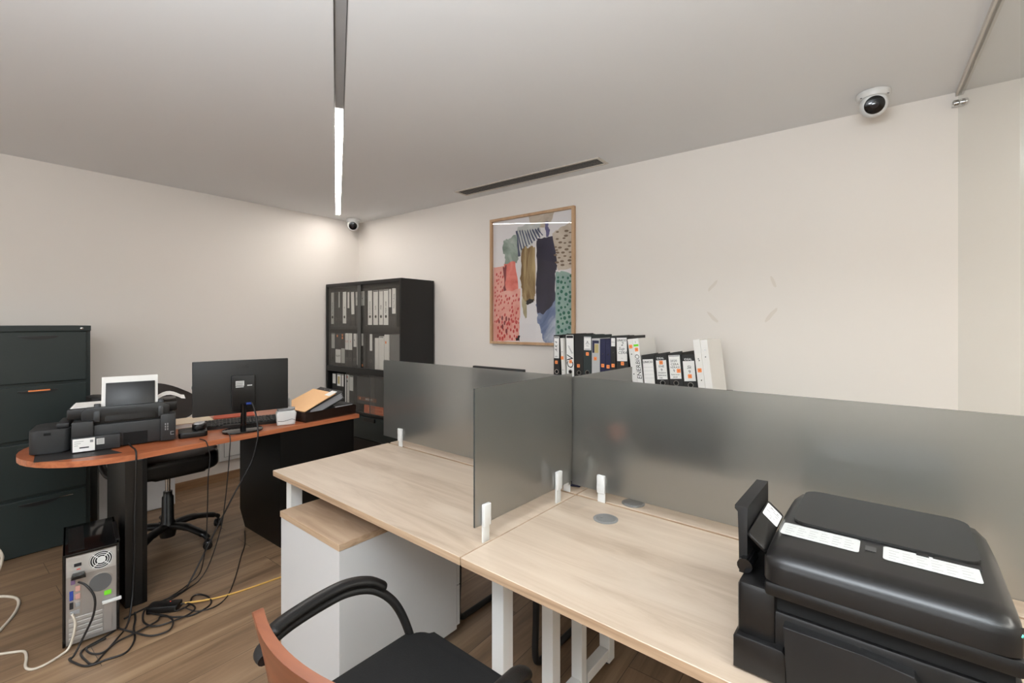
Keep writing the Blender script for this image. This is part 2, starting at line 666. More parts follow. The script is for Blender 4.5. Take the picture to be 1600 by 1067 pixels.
# glass partition on the right
t = thing('glass_partition', 'frameless clear glass partition beside the pale desks, clamped to the wall', 'glass partition', (0.37, 0, 0))
for y0, y1 in ((1.972, 3.076), (0.75, 1.968), (-3.15, 0.746)):
    part('glass_pane', M_GLASS, t, (-0.005, 0.005, y0, y1, 0.0, H - 0.004))
for y0, y1 in ((1.97, 3.0765),):
    part('ceiling_channel', mat('channel_white', (206, 200, 192), 0.6), t, (-0.014, -0.0055, -3.15, 3.079, H - 0.02, H), (0.0055, 0.014, -3.15, 3.079, H - 0.02, H))
bm = NB()
for sx in (-1, 1):
    lathe(bm, [(0.014, 0), (0.016, 0.002), (0.016, 0.018), (0.012, 0.022)], 20, M=Matrix.Translation((0.0055 * sx, 3.05, 2.452)) @ Matrix.Rotation(sx * PI / 2, 4, 'Y'))
box(bm, -0.028, -0.0055, 3.05, 3.079, 2.442, 2.462)
obj('wall_clamp', bm, M_CHROME, t, 35, label='chrome glass clamp')

# ceiling grille
t = thing('air_grille', 'long linear slot grille in the ceiling near the back wall', 'air vent', (-2.10, 2.895, H))
bm = NB()
for q in ((-0.665, 0.685, -0.075, -0.058), (-0.665, 0.685, 0.058, 0.075), (-0.665, -0.645, -0.058, 0.058), (0.665, 0.685, -0.058, 0.058)):
    box(bm, q[0], q[1], q[2], q[3], -0.006, 0.0)
obj('frame', bm, mat('grille_paint', (204, 196, 186), 0.5), t)
part('backing', M_DARK, t, (-0.645, 0.665, -0.058, 0.058, -0.0012, -0.0002))
for k in range(4):
    y = -0.036 + k * 0.024
    part('slat', mat('grille_slat', (128, 122, 116), 0.5), t, (-0.645, 0.665, y - 0.0026, y + 0.0026, -0.004, -0.0014))


# dome cameras
def dome_camera(loc, rz, label, s=1.0, tilt=0.6):
    t = thing('security_camera', label, 'security camera', loc, rz, 'dome security cameras')
    bm = NB()
    lathe(bm, [(0.040 * s, 0), (0.054 * s, -0.002 * s), (0.055 * s, -0.014 * s), (0.049 * s, -0.026 * s), (0.036 * s, -0.030 * s)][::-1], 32)
    obj('base', bm, M_WPLAST, t, 40)
    # ball turned down and outwards along local -y
    R = Matrix.Translation((0, -0.006 * s, -0.050 * s)) @ Matrix.Rotation(PI / 2 + tilt, 4, 'X')
    bm = NB()
    prof = [(0.001, -0.046 * s)]
    for k in range(1, 13):
        a = -PI / 2 + PI * 0.70 * k / 12
        prof.append((0.046 * s * math.cos(a), 0.046 * s * math.sin(a)))
    zt = prof[-1][1]
    prof.append((0.033 * s, zt + 0.001))
    lathe(bm, prof, 32, M=R)
    obj('ball', bm, M_WPLAST, t, 50)
    bm = NB()
    lathe(bm, [(0.0325 * s, zt + 0.0012), (0.0325 * s, zt + 0.004 * s), (0.029 * s, zt + 0.006 * s)], 32, M=R)
    f = obj('lens_face', bm, M_BLACKG, t, 40, label='black round lens face')
    bm = NB()
    lathe(bm, [(0.013 * s, zt + 0.0061 * s), (0.013 * s, zt + 0.009 * s), (0.010 * s, zt + 0.010 * s)], 24, M=R)
    obj('lens', bm, mat('lens_glass', (40, 38, 40), 0.08), f, 40)
    for a in (-0.9, 0.9):
        bm = NB()
        lathe(bm, [(0.0035 * s, -0.0265 * s), (0.0035 * s, -0.0245 * s)], 10, M=Matrix.Translation((0.0525 * s * math.sin(a), -0.0525 * s * math.cos(a), 0)))
        obj('screw', bm, M_GINK, t)
    return t


dome_camera((0.04, 2.84, H), math.radians(5), 'white dome camera on the ceiling at upper right, near the glass partition', 1.25, 0.36)
dome_camera((-4.38, 2.92, H), math.radians(52), 'white dome camera in the far ceiling corner below the strip light', 1.3, 0.36)

# ------------------------------------------------------------------ framed print
t = thing('framed_print', 'abstract watercolour print in a thin pale wood frame on the back wall', 'picture', (-2.562, YB - 0.003, 1.22))
PW, PH_ = 0.827, 1.065
fb = 0.021
bm = NB()
box(bm, 0, PW, -0.032, 0, 0, fb, bev=0.001)
box(bm, 0, PW, -0.032, 0, PH_ - fb, PH_, bev=0.001)
box(bm, 0, fb, -0.032, 0, fb, PH_ - fb, bev=0.001)
box(bm, PW - fb, PW, -0.032, 0, fb, PH_ - fb, bev=0.001)
obj('frame', bm, M_FRAME, t)


def wash(name, cols, sc=4.0, stretch=(1, 1, 1)):
    return wood(name, cols, (sc * stretch[0], sc, sc * stretch[2]), 0.8, detail=4, dist=0.8)


AM = [mat('print_paper', (226, 222, 222), 0.8),
      wash('wash_salmon', [(216, 134, 120), (228, 164, 150), (234, 180, 168)]),
      wash('wash_coral', [(206, 92, 80), (228, 128, 114), (236, 158, 146)]),
      mat('paint_red', (196, 72, 68), 0.8),
      wash('wash_sage', [(112, 130, 116), (146, 160, 148), (186, 192, 184)]),
      wash('wash_bronze', [(74, 52, 32), (126, 98, 58), (196, 172, 124)], 2.0, (3, 1, 0.6)),
      wash('wash_indigo', [(28, 26, 40), (46, 42, 62), (70, 70, 98)], 3.0, (1, 1, 0.5)),
      wash('wash_taupe', [(176, 160, 142), (198, 184, 166), (210, 198, 182)]),
      mat('paint_brown_dash', (122, 102, 84), 0.8),
      wash('wash_teal', [(112, 142, 146), (138, 166, 158), (156, 184, 168)]),
      mat('paint_green_dot', (40, 104, 86), 0.8),
      mat('paint_slate', (74, 80, 104), 0.8),
      wash('wash_blue', [(58, 74, 112), (112, 126, 158), (196, 200, 210)], 3.0, (1, 1, 0.6)),
      mat('paint_black', (34, 28, 28), 0.8),
      wash('wash_olive', [(150, 138, 104), (180, 168, 134), (196, 188, 160)]),
      mat('paint_violet', (104, 100, 138), 0.8),
      mat('paint_maroon', (130, 56, 58), 0.8),
      wash('wash_pale_grey', [(168, 172, 168), (196, 198, 194), (214, 214, 212)])]
bm = NB()
AW, AH = PW - 2 * fb, PH_ - 2 * fb
box(bm, fb, PW - fb, -0.008, -0.004, fb, PH_ - fb, 0)
_lay = [0]
rp = random.Random(3)


def rough_poly(pts, mi, jit=0.006, sub=5):
    """painted patch: outline in print units (u right, v down) with a wavering brush edge"""
    out = []
    for i in range(len(pts)):
        a, c = pts[i], pts[(i + 1) % len(pts)]
        for k in range(sub):
            q = k / sub
            out.append((min(1, max(0, a[0] + (c[0] - a[0]) * q + rp.uniform(-jit, jit))), min(1, max(0, a[1] + (c[1] - a[1]) * q + rp.uniform(-jit, jit)))))
    _lay[0] += 1
    y = -0.0081 - 0.00004 * _lay[0]
    vs = [bm.verts.new((fb + u * AW, y, fb + (1 - v) * AH)) for u, v in out]
    es = [bm.edges.new((vs[i], vs[(i + 1) % len(vs)])) for i in range(len(vs))]
    r = bmesh.ops.triangle_fill(bm, edges=es, use_beauty=True)
    for g in r['geom']:
        if isinstance(g, bmesh.types.BMFace):
            g.material_index = mi


def dots(u0, u1, v0, v1, n, ru, rv, mi, slope=0.0):
    _lay[0] += 1
    y = -0.0081 - 0.00004 * _lay[0]
    ts = []
    for k in range(n * 6):
        u, v = rp.uniform(u0, u1), rp.uniform(v0, v1)
        if all((u - a) ** 2 / (2.3 * ru) ** 2 + (v - c) ** 2 / (2.3 * rv) ** 2 > 1 for a, c in ts):
            ts.append((u, v))
        if len(ts) >= n:
            break
    for u, v in ts:
        s = rp.uniform(0.7, 1.15)
        vs = []
        for q in range(9):
            a = 2 * PI * q / 9
            du, dv = ru * s * math.cos(a), rv * s * math.sin(a)
            vs.append(bm.verts.new((fb + (u + du + dv * slope) * AW, y, fb + (1 - (v + dv)) * AH)))
        f = bm.faces.new(vs)
        f.material_index = mi


rough_poly([(.48, .0), (.78, .0), (.76, .06), (.66, .10), (.50, .08)], 7, .008)
rough_poly([(.33, .06), (.62, .06), (.62, .16), (.52, .21), (.44, .28), (.34, .30)], 17, .012)
for k in range(9):
    u = .32 + k * .033
    rough_poly([(u, .10 + .002 * k), (u + .012, .10), (u + .075, .26 - .012 * k), (u + .06, .265 - .012 * k)], 11, .004, 3)
rough_poly([(.31, .10), (.33, .10), (.37, .31), (.34, .31)], 11, .004, 4)
rough_poly([(.14, .17), (.22, .15), (.33, .13), (.34, .33), (.30, .37), (.16, .40), (.17, .28), (.13, .27)], 4, .010)
rough_poly([(0, .38), (.16, .37), (.17, .62), (.14, 1), (0, 1)], 1, .008)
rough_poly([(.15, .36), (.30, .345), (.345, .56), (.33, .60), (.15, .60), (.17, .48)], 2, .008)
rough_poly([(.14, .39), (.18, .37), (.17, .50), (.18, .59), (.14, .60), (.16, .50)], 16, .008)
rough_poly([(.12, .59), (.37, .575), (.36, .80), (.35, 1), (.0, 1), (.05, .80)], 1, .008)
dots(.02, .14, .42, .85, 34, .010, .012, 3, -.2)
dots(.14, .36, .62, .86, 30, .011, .013, 3, -.2)
dots(.05, .33, .82, .98, 34, .013, .016, 3)
dots(.08, .22, .80, .92, 8, .013, .02, 16)
rough_poly([(.30, .965), (.36, .955), (.365, .995), (.32, .995)], 13, .01)
rough_poly([(.39, .62), (.45, .66), (.455, .80), (.43, .815), (.40, .76)], 14, .006)
rough_poly([(.39, .26), (.43, .235), (.47, .25), (.51, .235), (.555, .25), (.56, .62), (.55, .67), (.43, .68), (.39, .62), (.37, .48)], 5, .008, 7)
rough_poly([(.44, .665), (.54, .655), (.535, .69), (.45, .70)], 13, .008)
rough_poly([(.57, .70), (.66, .62), (.80, .62), (.805, 1), (.68, 1), (.60, .86)], 12, .012, 7)
rough_poly([(.575, .20), (.60, .185), (.77, .185), (.79, .20), (.81, .30), (.82, .43), (.80, .47), (.80, .68), (.66, .78), (.58, .76), (.565, .60), (.58, .40)], 6, .006, 7)
rough_poly([(.67, .07), (.70, .06), (.725, .07), (.72, .095), (.69, .10)], 15, .006)
rough_poly([(.68, .10), (.72, .10), (.74, .13), (.72, .185), (.70, .185)], 15, .006)
rough_poly([(.76, .16), (.88, .12), (1, .085), (1, .44), (.83, .45), (.81, .30)], 7, .006)
dots(.80, .99, .15, .42, 26, .022, .008, 8, .3)
rough_poly([(.80, .46), (.92, .46), (1, .485), (1, 1), (.80, 1)], 9, .008)
dots(.83, .985, .49, .97, 62, .016, .0125, 10)
obj('print', bm, AM, t)
part('glass_pane', M_PICGL, t, (fb, PW - fb, -0.026, -0.023, fb, PH_ - fb))

# faint scuff marks stay on the wall
bm = NB()
for (x, z, a, ln) in ((-0.755, 1.63, 0.9, 0.05), (-0.755, 1.435, -0.8, 0.05), (-0.42, 1.64, -1.2, 0.04), (-0.43, 1.445, 0.9, 0.06)):
    c, s = math.cos(a), math.sin(a)
    n = 9
    ps = []
    for k in range(n):
        q = 2 * PI * k / n
        u, v = ln * math.cos(q) * rp.uniform(.75, 1.1), 0.011 * math.sin(q) * rp.uniform(.6, 1.3)
        ps.append((x + u * c - v * s, z + u * s + v * c))
    prism(bm, ps, -(YB - 0.0001), -(YB - 0.0008), 0, M=XZ)
o = obj('wall_scuff_marks', bm, mat('scuff_grey', (219, 210, 199), 0.9), bpy.data.objects['wall_back'])

# ------------------------------------------------------------------ the island of four pale desks
PHI = math.radians(-2.3)
OX, OY = -0.902, 0.943


def IW(x, y):
    return (OX + x * math.cos(PHI) - y * math.sin(PHI), OY + x * math.sin(PHI) + y * math.cos(PHI))


def at_island(x, y, z=0.0):
    p = IW(x, y)
    return (p[0], p[1], z)


ZT = 0.74


def desk(x0, x1, y0, y1, label, posts, rails=(), grommets=()):
    """origin at the lower left corner on the floor; posts (x0,x1,y0,y1) and rails in island coordinates"""
    t = thing('pale_desk', label, 'desk', at_island(x0, y0), PHI, 'pale oak desks of the island')
    bm = NB()
    box(bm, 0.0018, x1 - x0 - 0.0018, 0.0, y1 - y0 - 0.001, ZT - 0.025, ZT, 0, bev=0.0015, seg=1)
    for f in bm.faces:
        if abs(f.normal.z) < 0.5:
            f.material_index = 1
    obj('tabletop', bm, [M_OAK, M_OAKE], t)
    for q in posts:
        part('leg', M_WMETAL, t, (q[0] - x0, q[1] - x0, q[2] - y0, q[3] - y0, 0.012, ZT - 0.026), bev=0.002)
        bm = NB()
        lathe(bm, [(0.016, 0), (0.018, 0.003), (0.012, 0.0115)], 16, M=Matrix.Translation(((q[0] + q[1]) / 2 - x0, (q[2] + q[3]) / 2 - y0, 0)))
        obj('levelling_foot', bm, M_BLACK, t, 40)
    for q in rails:
        part('rail', M_WMETAL, t, (q[0] - x0, q[1] - x0, q[2] - y0, q[3] - y0, q[4], q[5]), bev=0.002)
    for gx, gy, a in grommets:
        bm = NB()
        M = Matrix.Translation((gx - x0, gy - y0, ZT)) @ Matrix.Rotation(a, 4, 'Z')
        lathe(bm, [(0.041, 0.0002), (0.041, 0.002), (0.039, 0.003), (0.034, 0.003)], 32, M=M)
        g = obj('cable_grommet', bm, M_GROM, t, 30, label='round grey cable grommet')
        bm = NB()
        lathe(bm, [(0.0335, 0.0031), (0.033, 0.0042), (0.001, 0.0044)], 32, M=M)
        box(bm, -0.03, -0.008, -0.004, 0.004, 0.0043, 0.005, M=M)
        obj('grommet_cap', bm, mat('grommet_cap_grey', (118, 117, 115), 0.45), g, 30)
    return t


desk(-1.2, 0, 0, 0.61, 'near left pale oak desk with the white pedestal pushed under it',
     [(-1.195, -1.150, 0.058, 0.11), (-1.195, -1.150, 0.50, 0.55)],
     [(-1.195, -1.150, 0.11, 0.50, 0.03, 0.07), (-1.15, -0.03, 0.30, 0.33, 0.68, 0.714)])
desk(0, 1.2, 0, 0.61, 'near right pale oak desk carrying the big black printer',
     [(0.004, 0.050, 0.128, 0.174), (0.004, 0.050, 0.385, 0.432), (0.004, 0.050, 0.575, 0.61), (1.145, 1.19, 0.06, 0.11), (1.145, 1.19, 0.5, 0.55)],
     [(0.006, 0.048, 0.174, 0.385, 0.03, 0.07), (0.006, 0.048, 0.432, 0.575, 0.03, 0.07), (0.05, 1.145, 0.30, 0.33, 0.68, 0.714)],
     [(0.195, 0.487, 0.3)])
desk(-1.2, 0, 0.622, 1.232, 'far left pale oak desk behind the long frosted screen',
     [(-1.195, -1.150, 0.68, 0.73), (-1.195, -1.150, 1.12, 1.17)],
     [(-1.195, -1.150, 0.73, 1.12, 0.03, 0.07), (-1.15, -0.05, 0.90, 0.93, 0.68, 0.714)])
desk(0, 1.2, 0.622, 1.232, 'far right pale oak desk behind the screen and the big printer',
     [(0.004, 0.050, 0.79, 0.835), (0.004, 0.050, 1.08, 1.126), (1.145, 1.19, 0.68, 0.73), (1.145, 1.19, 1.12, 1.17)],
     [(0.006, 0.048, 0.623, 0.79, 0.03, 0.07), (0.05, 1.145, 0.90, 0.93, 0.68, 0.714)],
     [(0.208, 0.672, 0.5)])


def screen(x0, x1, y0, y1, z0, z1, label, clamps):
    """acrylic desk screen in island coordinates; clamps (x, y, side vector) stand on the desk in front of it"""
    t = thing('desk_screen', label, 'desk screen', at_island(0, 0, ZT), PHI, 'smoked frosted screens between the desks')
    bm = NB()
    box(bm, x0, x1, y0, y1, z0 - ZT, z1 - ZT)
    alongx = (x1 - x0) > (y1 - y0)
    for f in bm.faces:
        n = f.normal
        if (abs(n.z) > .5) or (alongx and abs(n.x) > .5) or (not alongx and abs(n.y) > .5):
            f.material_index = 1
    obj('panel', bm, [M_FROST, M_FEDGE], t)
    for cx, cy, sx, sy in clamps:
        c = (x0 + x1) / 2 if not alongx else cx
        cyy = (y0 + y1) / 2 if alongx else cy
        hw = 0.0155
        bm = NB()
        zb = z0 - ZT
        if alongx:
            yf = y0 if sy < 0 else y1
            box(bm, cx - hw, cx + hw, min(yf, yf + sy * 0.013), max(yf, yf + sy * 0.013), zb - 0.004, zb + 0.062, bev=0.003)
            yr = y1 if sy < 0 else y0
            box(bm, cx - hw, cx + hw, min(yr, yr - sy * 0.009), max(yr, yr - sy * 0.009), zb - 0.004, zb + 0.05, bev=0.003)
            o = obj('clamp', bm, M_WPLAST, t, 40, label='white screen clamp')
            bm = NB()
            box(bm, cx - hw + 0.001, cx + hw - 0.001, yf + (sy * 0.006 if sy < 0 else 0), yf + (0 if sy < 0 else sy * 0.006), 0.0003, zb + 0.004, bev=0.001)
            obj('clamp_post', bm, M_WPLAST, o, 40)
        else:
            xr = x1 if sx > 0 else x0
            box(bm, min(xr, xr + sx * 0.013), max(xr, xr + sx * 0.013), cy - hw, cy + hw, zb - 0.004, zb + 0.062, bev=0.003)
            xo = x0 if sx > 0 else x1
            box(bm, min(xo, xo - sx * 0.009), max(xo, xo - sx * 0.009), cy - hw, cy + hw, zb - 0.004, zb + 0.05, bev=0.003)
            o = obj('clamp', bm, M_WPLAST, t, 40, label='white screen clamp')
            bm = NB()
            box(bm, min(xr, xr + sx * 0.006), max(xr, xr + sx * 0.006), cy - hw + 0.001, cy + hw - 0.001, 0.0003, zb + 0.004, bev=0.001)
            obj('clamp_post', bm, M_WPLAST, o, 40)
    return t


ZS0, ZS1 = 0.778, 1.193
screen(-1.243, -0.022, 0.612, 0.618, ZS0 - 0.004, ZS1, 'long smoked frosted screen along the back of the near left desk',
       [(-1.085, 0, 0, -1), (-0.045, 0, 0, 1)])
screen(-0.016, 1.2, 0.612, 0.618, ZS0, ZS1 - 0.002, 'long smoked frosted screen along the back of the near right desk, behind the big printer',
       [(0.113, 0, 0, -1), (1.05, 0, 0, -1)])
screen(-0.018, -0.012, 0.072, 0.606, ZS0 + 0.015, ZS1 + 0.012, 'cross screen between the two near pale desks, with two white clamps on view',
       [(0, 0.115, 1, 0), (0, 0.505, 1, 0)])
screen(-0.018, -0.012, 0.624, 1.135, ZS0 + 0.01, ZS1 - 0.002, 'far cross screen showing as a grey triangle below the binders',
       [(0, 0.74, 1, 0), (0, 1.03, 1, 0)])

# white pedestal
t = thing('pedestal', 'white pedestal with a pale oak top, pulled out from under the near left desk', 'pedestal', at_island(-1.0, -0.056), PHI)
PWD, PD, PT = 0.455, 0.585, 0.628
bm = NB()
box(bm, 0.003, PWD - 0.003, 0.003, PD - 0.02, 0.045, PT - 0.026, bev=0.0015)
obj('body', bm, M_WHITE, t)
bm = NB()
box(bm, 0, PWD, 0, PD, PT - 0.025, PT, bev=0.0012, seg=1)
for f in bm.faces:
    if abs(f.normal.z) < 0.5:
        f.material_index = 1
obj('top', bm, [M_OAK2, M_OAKE], t)
for k in range(3):
    z0 = 0.06 + k * 0.179
    dr = part('drawer', M_WHITE, t, (0.004, PWD - 0.004, PD - 0.0185, PD - 0.001, z0, z0 + 0.174), bev=0.001)
    part('drawer_pull', M_ALU, dr, (PWD / 2 - 0.06, PWD / 2 + 0.06, PD - 0.0009, PD + 0.012, z0 + 0.13, z0 + 0.14), bev=0.002)
for cx in (0.05, PWD - 0.05):
    for cy in (0.05, PD - 0.07):
        bm = NB()
        lathe(bm, [(0.02, 0), (0.022, 0.003), (0.022, 0.018), (0.02, 0.02)], 20, M=Matrix.Translation((cx, cy - 0.01, 0.022)) @ Matrix.Rotation(PI / 2, 4, 'X'))
        bmesh.ops.translate(bm, verts=bm.verts[:], vec=(0, 0.01, 0.0005))
        box(bm, cx - 0.012, cx + 0.012, cy - 0.016, cy + 0.02, 0.034, 0.0449)
        obj('caster', bm, M_BLACK, t, 40)


# ------------------------------------------------------------------ visitor armchairs
def visitor_chair(loc, rz, label, wood_back=True):
    """faces local +y; seat about 0.5 m square, looped arms, four-leg tube frame"""
    t = thing('visitor_chair', label, 'chair', loc, rz, 'visitor armchairs')
    bm = NB()
    prism(bm, rrect(-0.235, 0.235, -0.25, 0.215, 0.06, 6), 0.392, 0.452, 0, bev=0.02, seg=4)
    for v in bm.verts:
        if v.co.z > 0.43:
            v.co.z += 0.012 * max(0, 1 - (v.co.x / 0.24) ** 2) * max(0, 1 - ((v.co.y + 0.02) / 0.24) ** 2)
    obj('seat', bm, M_FABRIC, t, 60, label='black upholstered seat')
    # curved wooden back shell
    bm = NB()
    n = 14
    rows = []
    for zz, tilt in ((0.47, 0.0), (0.56, 0.012), (0.66, 0.03), (0.748, 0.050), (0.758, 0.054)):
        rows.append((zz, tilt))
    th = 0.022
    grid = []
    for side in (0, 1):
        g = []
        for zz, tl in rows:
            r = []
            for i in range(n + 1):
                u = -1 + 2 * i / n
                hw = 0.203 - (0.02 if zz > 0.75 else 0) - (0.03 if zz < 0.5 else 0)
                x = u * hw
                y = -0.252 - tl + 0.028 * u * u - (th if side else 0)
                r.append(bm.verts.new((x, y, zz)))
            g.append(r)
        grid.append(g)
    for s in (0, 1):
        for a in range(len(rows) - 1):
            for i in range(n):
                bm.faces.new((grid[s][a][i], grid[s][a][i + 1], grid[s][a + 1][i + 1], grid[s][a + 1][i]))
    for a in (0, len(rows) - 1):
        for i in range(n):
            bm.faces.new((grid[0][a][i], grid[0][a][i + 1], grid[1][a][i + 1], grid[1][a][i]))
    for i in (0, n):
        for a in range(len(rows) - 1):
            bm.faces.new((grid[0][a][i], grid[0][a + 1][i], grid[1][a + 1][i], grid[1][a][i]))
    obj('backrest', bm, M_BEECH if wood_back else M_FABRIC, t, 40, label='curved reddish wood backrest' if wood_back else None)
    for s in (-1, 1):
        # arm tube: from the back, level, then bending down to the seat side
        pts = [(s * 0.199, -0.268, 0.628), (s * 0.222, -0.267, 0.628), (s * 0.245, -0.250, 0.628), (s * 0.276, -0.18, 0.628), (s * 0.294, -0.08, 0.628), (s * 0.294, -0.005, 0.628),
               (s * 0.280, 0.062, 0.612), (s * 0.262, 0.112, 0.572), (s * 0.248, 0.146, 0.515), (s * 0.232, 0.172, 0.43), (s * 0.234, 0.178, 0.385)]
        bm = NB()
        tube(bm, pts, 0.0125, 12, smooth=6, sx=1.35, up=(0, 0, 1))
        obj('arm_tube', bm, M_BLACKM, t, 60)
        bm = NB()
        tube(bm, [(s * 0.256, -0.236, 0.645), (s * 0.274, -0.18, 0.650), (s * 0.292, -0.08, 0.652), (s * 0.293, -0.005, 0.651), (s * 0.281, 0.058, 0.636), (s * 0.266, 0.100, 0.608)],
             [0.011] + [0.014] * 29 + [0.012], 14, smooth=6, sx=1.5, up=(0, 0, 1))
        obj('arm_pad', bm, M_LEATH, t, 60, label='black padded armrest')
        bm = NB()
        tube(bm, [(s * 0.234, 0.176, 0.384), (s * 0.236, 0.20, 0.20), (s * 0.238, 0.225, 0.004)], 0.0125, 10, smooth=3)
        obj('leg', bm, M_BLACKM, t, 60)
        bm = NB()
        tube(bm, [(s * 0.205, -0.185, 0.384), (s * 0.212, -0.215, 0.20), (s * 0.218, -0.255, 0.004)], 0.0125, 10, smooth=3)
        obj('leg', bm, M_BLACKM, t, 60)
    bm = NB()
    for y in (-0.20, 0.15):
        tube(bm, [(-0.245, y, 0.380), (0.245, y, 0.380)], 0.011, 8, smooth=0)
    tube(bm, [(-0.12, -0.300, 0.40), (0.12, -0.300, 0.40)], 0.011, 8, smooth=0)
    for s in (-0.12, 0.12):
        tube(bm, [(s * 0.9, -0.325, 0.60), (s * 0.9, -0.305, 0.50), (s, -0.298, 0.41), (s, -0.22, 0.378), (s, 0.152, 0.378)], 0.010, 8, smooth=4)
    obj('seat_frame', bm, M_BLACKM, t, 60)
    return t


cx, cy = IW(0.030, -0.185)
visitor_chair((cx, cy, 0), PHI, 'armchair with a curved reddish wood back, nearest the camera, tucked at the near desks')


def sled_chair(loc, rz, label):
    t = thing('cantilever_chair', label, 'chair', loc, rz)
    bm = NB()
    for s in (-1, 1):
        pts = [(s * 0.225, -0.475, 0.87), (s * 0.225, -0.44, 0.74), (s * 0.225, -0.38, 0.64), (s * 0.225, -0.27, 0.50), (s * 0.225, -0.18, 0.43), (s * 0.225, 0.14, 0.43), (s * 0.225, 0.20, 0.415), (s * 0.225, 0.23, 0.36),
               (s * 0.225, 0.235, 0.20), (s * 0.225, 0.24, 0.06), (s * 0.225, 0.215, 0.018), (s * 0.225, 0.15, 0.014), (s * 0.225, -0.24, 0.014)]
        tube(bm, pts, 0.0135, 10, smooth=5)
    tube(bm, [(-0.225, -0.24, 0.014), (0.225, -0.24, 0.014)], 0.0125, 10, smooth=0)
    obj('frame', bm, M_BLACKM, t, 60)
    bm = NB()
    prism(bm, rrect(-0.235, 0.235, -0.21, 0.21, 0.05, 5), 0.446, 0.49, 0, bev=0.015, seg=3)
    obj('seat', bm, M_FABRIC, t, 60)
    bm = NB()
    prism(bm, rrect(-0.23, 0.23, 0.755, 0.95, 0.06, 5), 0.0, 0.03, 0, bev=0.01, seg=3, M=Matrix.Translation((0, -0.426, 0)) @ XZ)
    obj('backrest', bm, M_FABRIC, t, 60)
    return t


cx, cy = IW(-0.40, 0.828)
sled_chair((cx, cy + 0.0, 0), PHI + PI, 'black cantilever chair with a bent tube frame, glimpsed below the far desks')

# ------------------------------------------------------------------ big printer on the near right desk
t = thing('office_printer', 'big black all-in-one printer on the near right pale desk', 'printer', at_island(0.703, 0.042, ZT + 0.0002), PHI)
# local: x 0..0.385, y 0..0.44
bm = NB()
prism(bm, [(0.0, 0.004), (0.0, 0.062), (0.006, 0.068), (0.082, 0.068), (0.088, 0.06), (0.088, 0.004)], -0.10, -0.0, 0, bev=0.003, M=XZ)      # front left ledge
box(bm, 0.006, 0.385, 0.018, 0.44, 0.003, 0.128, bev=0.006)
box(bm, 0.004, 0.07, 0.012, 0.30, 0.06, 0.165, bev=0.01)
obj('body', bm, M_BLACK, t, 40)
bm = NB()
prism(bm, [(0.090, 0.004), (0.084, 0.116), (0.20, 0.116), (0.262, 0.112), (0.272, 0.092), (0.36, 0.088), (0.375, 0.06), (0.375, 0.004)], -0.022, 0.004, 0, bev=0.002, M=XZ)
obj('paper_cassette', bm, M_BLACKM, t, 40)
bm = NB()
box(bm, 0.07, 0.372, 0.024, 0.05, 0.1285, 0.150)
obj('output_slot', bm, M_DARK, t)
# scanner unit: profile in (y, z) extruded along x, big soft front edge
bm = NB()
box(bm, 0.052, 0.381, 0.003, 0.445, 0.158, 0.185, bev=0.007)
obj('scanner_base', bm, M_BLACK, t, 40)
bm = NB()
prof = [(0.0, 0.186), (0.0, 0.214), (0.003, 0.225), (0.010, 0.233), (0.021, 0.238), (0.05, 0.240), (0.34, 0.246), (0.38, 0.244), (0.41, 0.232), (0.432, 0.210), (0.438, 0.186)]
nX = 14
cols = []
for i in range(nX + 1):
    u = i / nX
    # ends rounded in plan: pull the profile in towards the left and right ends
    x = 0.05 + 0.330 * (0.5 - 0.5 * math.cos(PI * u))
    e = abs(2 * (x - 0.05) / 0.330 - 1)
    inset = 0.0
    if e > 0.80:
        q = (e - 0.80) / 0.20
        inset = 1 - math.sqrt(max(0, 1 - q * q))
    col = []
    for y, z in prof:
        yy = y + inset * (0.02 if y < 0.2 else -0.085)
        zz = z - inset * (0.016 if z > 0.23 else 0.0)
        col.append(bm.verts.new((x, yy, zz)))
    cols.append(col)
for A, B in zip(cols, cols[1:]):
    for k in range(len(prof)):
        bm.faces.new((A[k], A[(k + 1) % len(prof)], B[(k + 1) % len(prof)], B[k]))
bm.faces.new(cols[0])
bm.faces.new(cols[-1][::-1])
lid = obj('scanner_lid', bm, mat('lid_black', (22, 21, 21), 0.30, bump=0.04, bscale=700), t, 50)


def lidz(y):
    return 0.240 + (y - 0.05) * 0.006 / 0.29


bm = NB()
prism(bm, rrect(0.072, 0.355, 0.168, 0.395, 0.03, 5), 0.2425, 0.2468, 0)
obj('lid_inset', bm, mat('lid_inset_black', (36, 35, 33), 0.45, bump=0.08, bscale=700), lid)
for x0, x1 in ((0.062, 0.188), (0.222, 0.348)):
    bm = NB()
    M = Matrix.Translation((0, 0.098, lidz(0.098) + 0.0009)) @ Matrix.Rotation(math.atan(0.006 / 0.29), 4, 'X')
    prism(bm, rrect(x0, x1, 0, 0.058, 0.006, 3), 0, 0.0004, 0, M=M)
    for k in range(6):
        for r in range(4):
            xx = x0 + 0.008 + k * (x1 - x0 - 0.012) / 6
            box(bm, xx, xx + 0.010 + 0.004 * ((k * 7 + r * 3) % 2), 0.010 + r * 0.011, 0.0115 + r * 0.011, 0.0004, 0.0006, 1, M=M)
    obj('instruction_label', bm, [mat('sticker_white', (190, 190, 187), 0.6), mat('sticker_text', (160, 159, 156), 0.6)], lid, label='white printed instruction sticker')
bm = NB()
box(bm, 0.268, 0.285, 0.150, 0.166, 0.2425, 0.2446, 0, bev=0.0008)
box(bm, 0.290, 0.352, 0.152, 0.166, 0.2425, 0.2441, 0, bev=0.0008)
obj('lid_tab', bm, M_BLACKM, lid)
bm = NB()
box(bm, 0.196, 0.212, 0.118, 0.140, lidz(0.13) + 0.0003, lidz(0.13) + 0.0010, 0)
obj('lid_badge', bm, mat('badge_grey', (64, 64, 64), 0.3), lid)
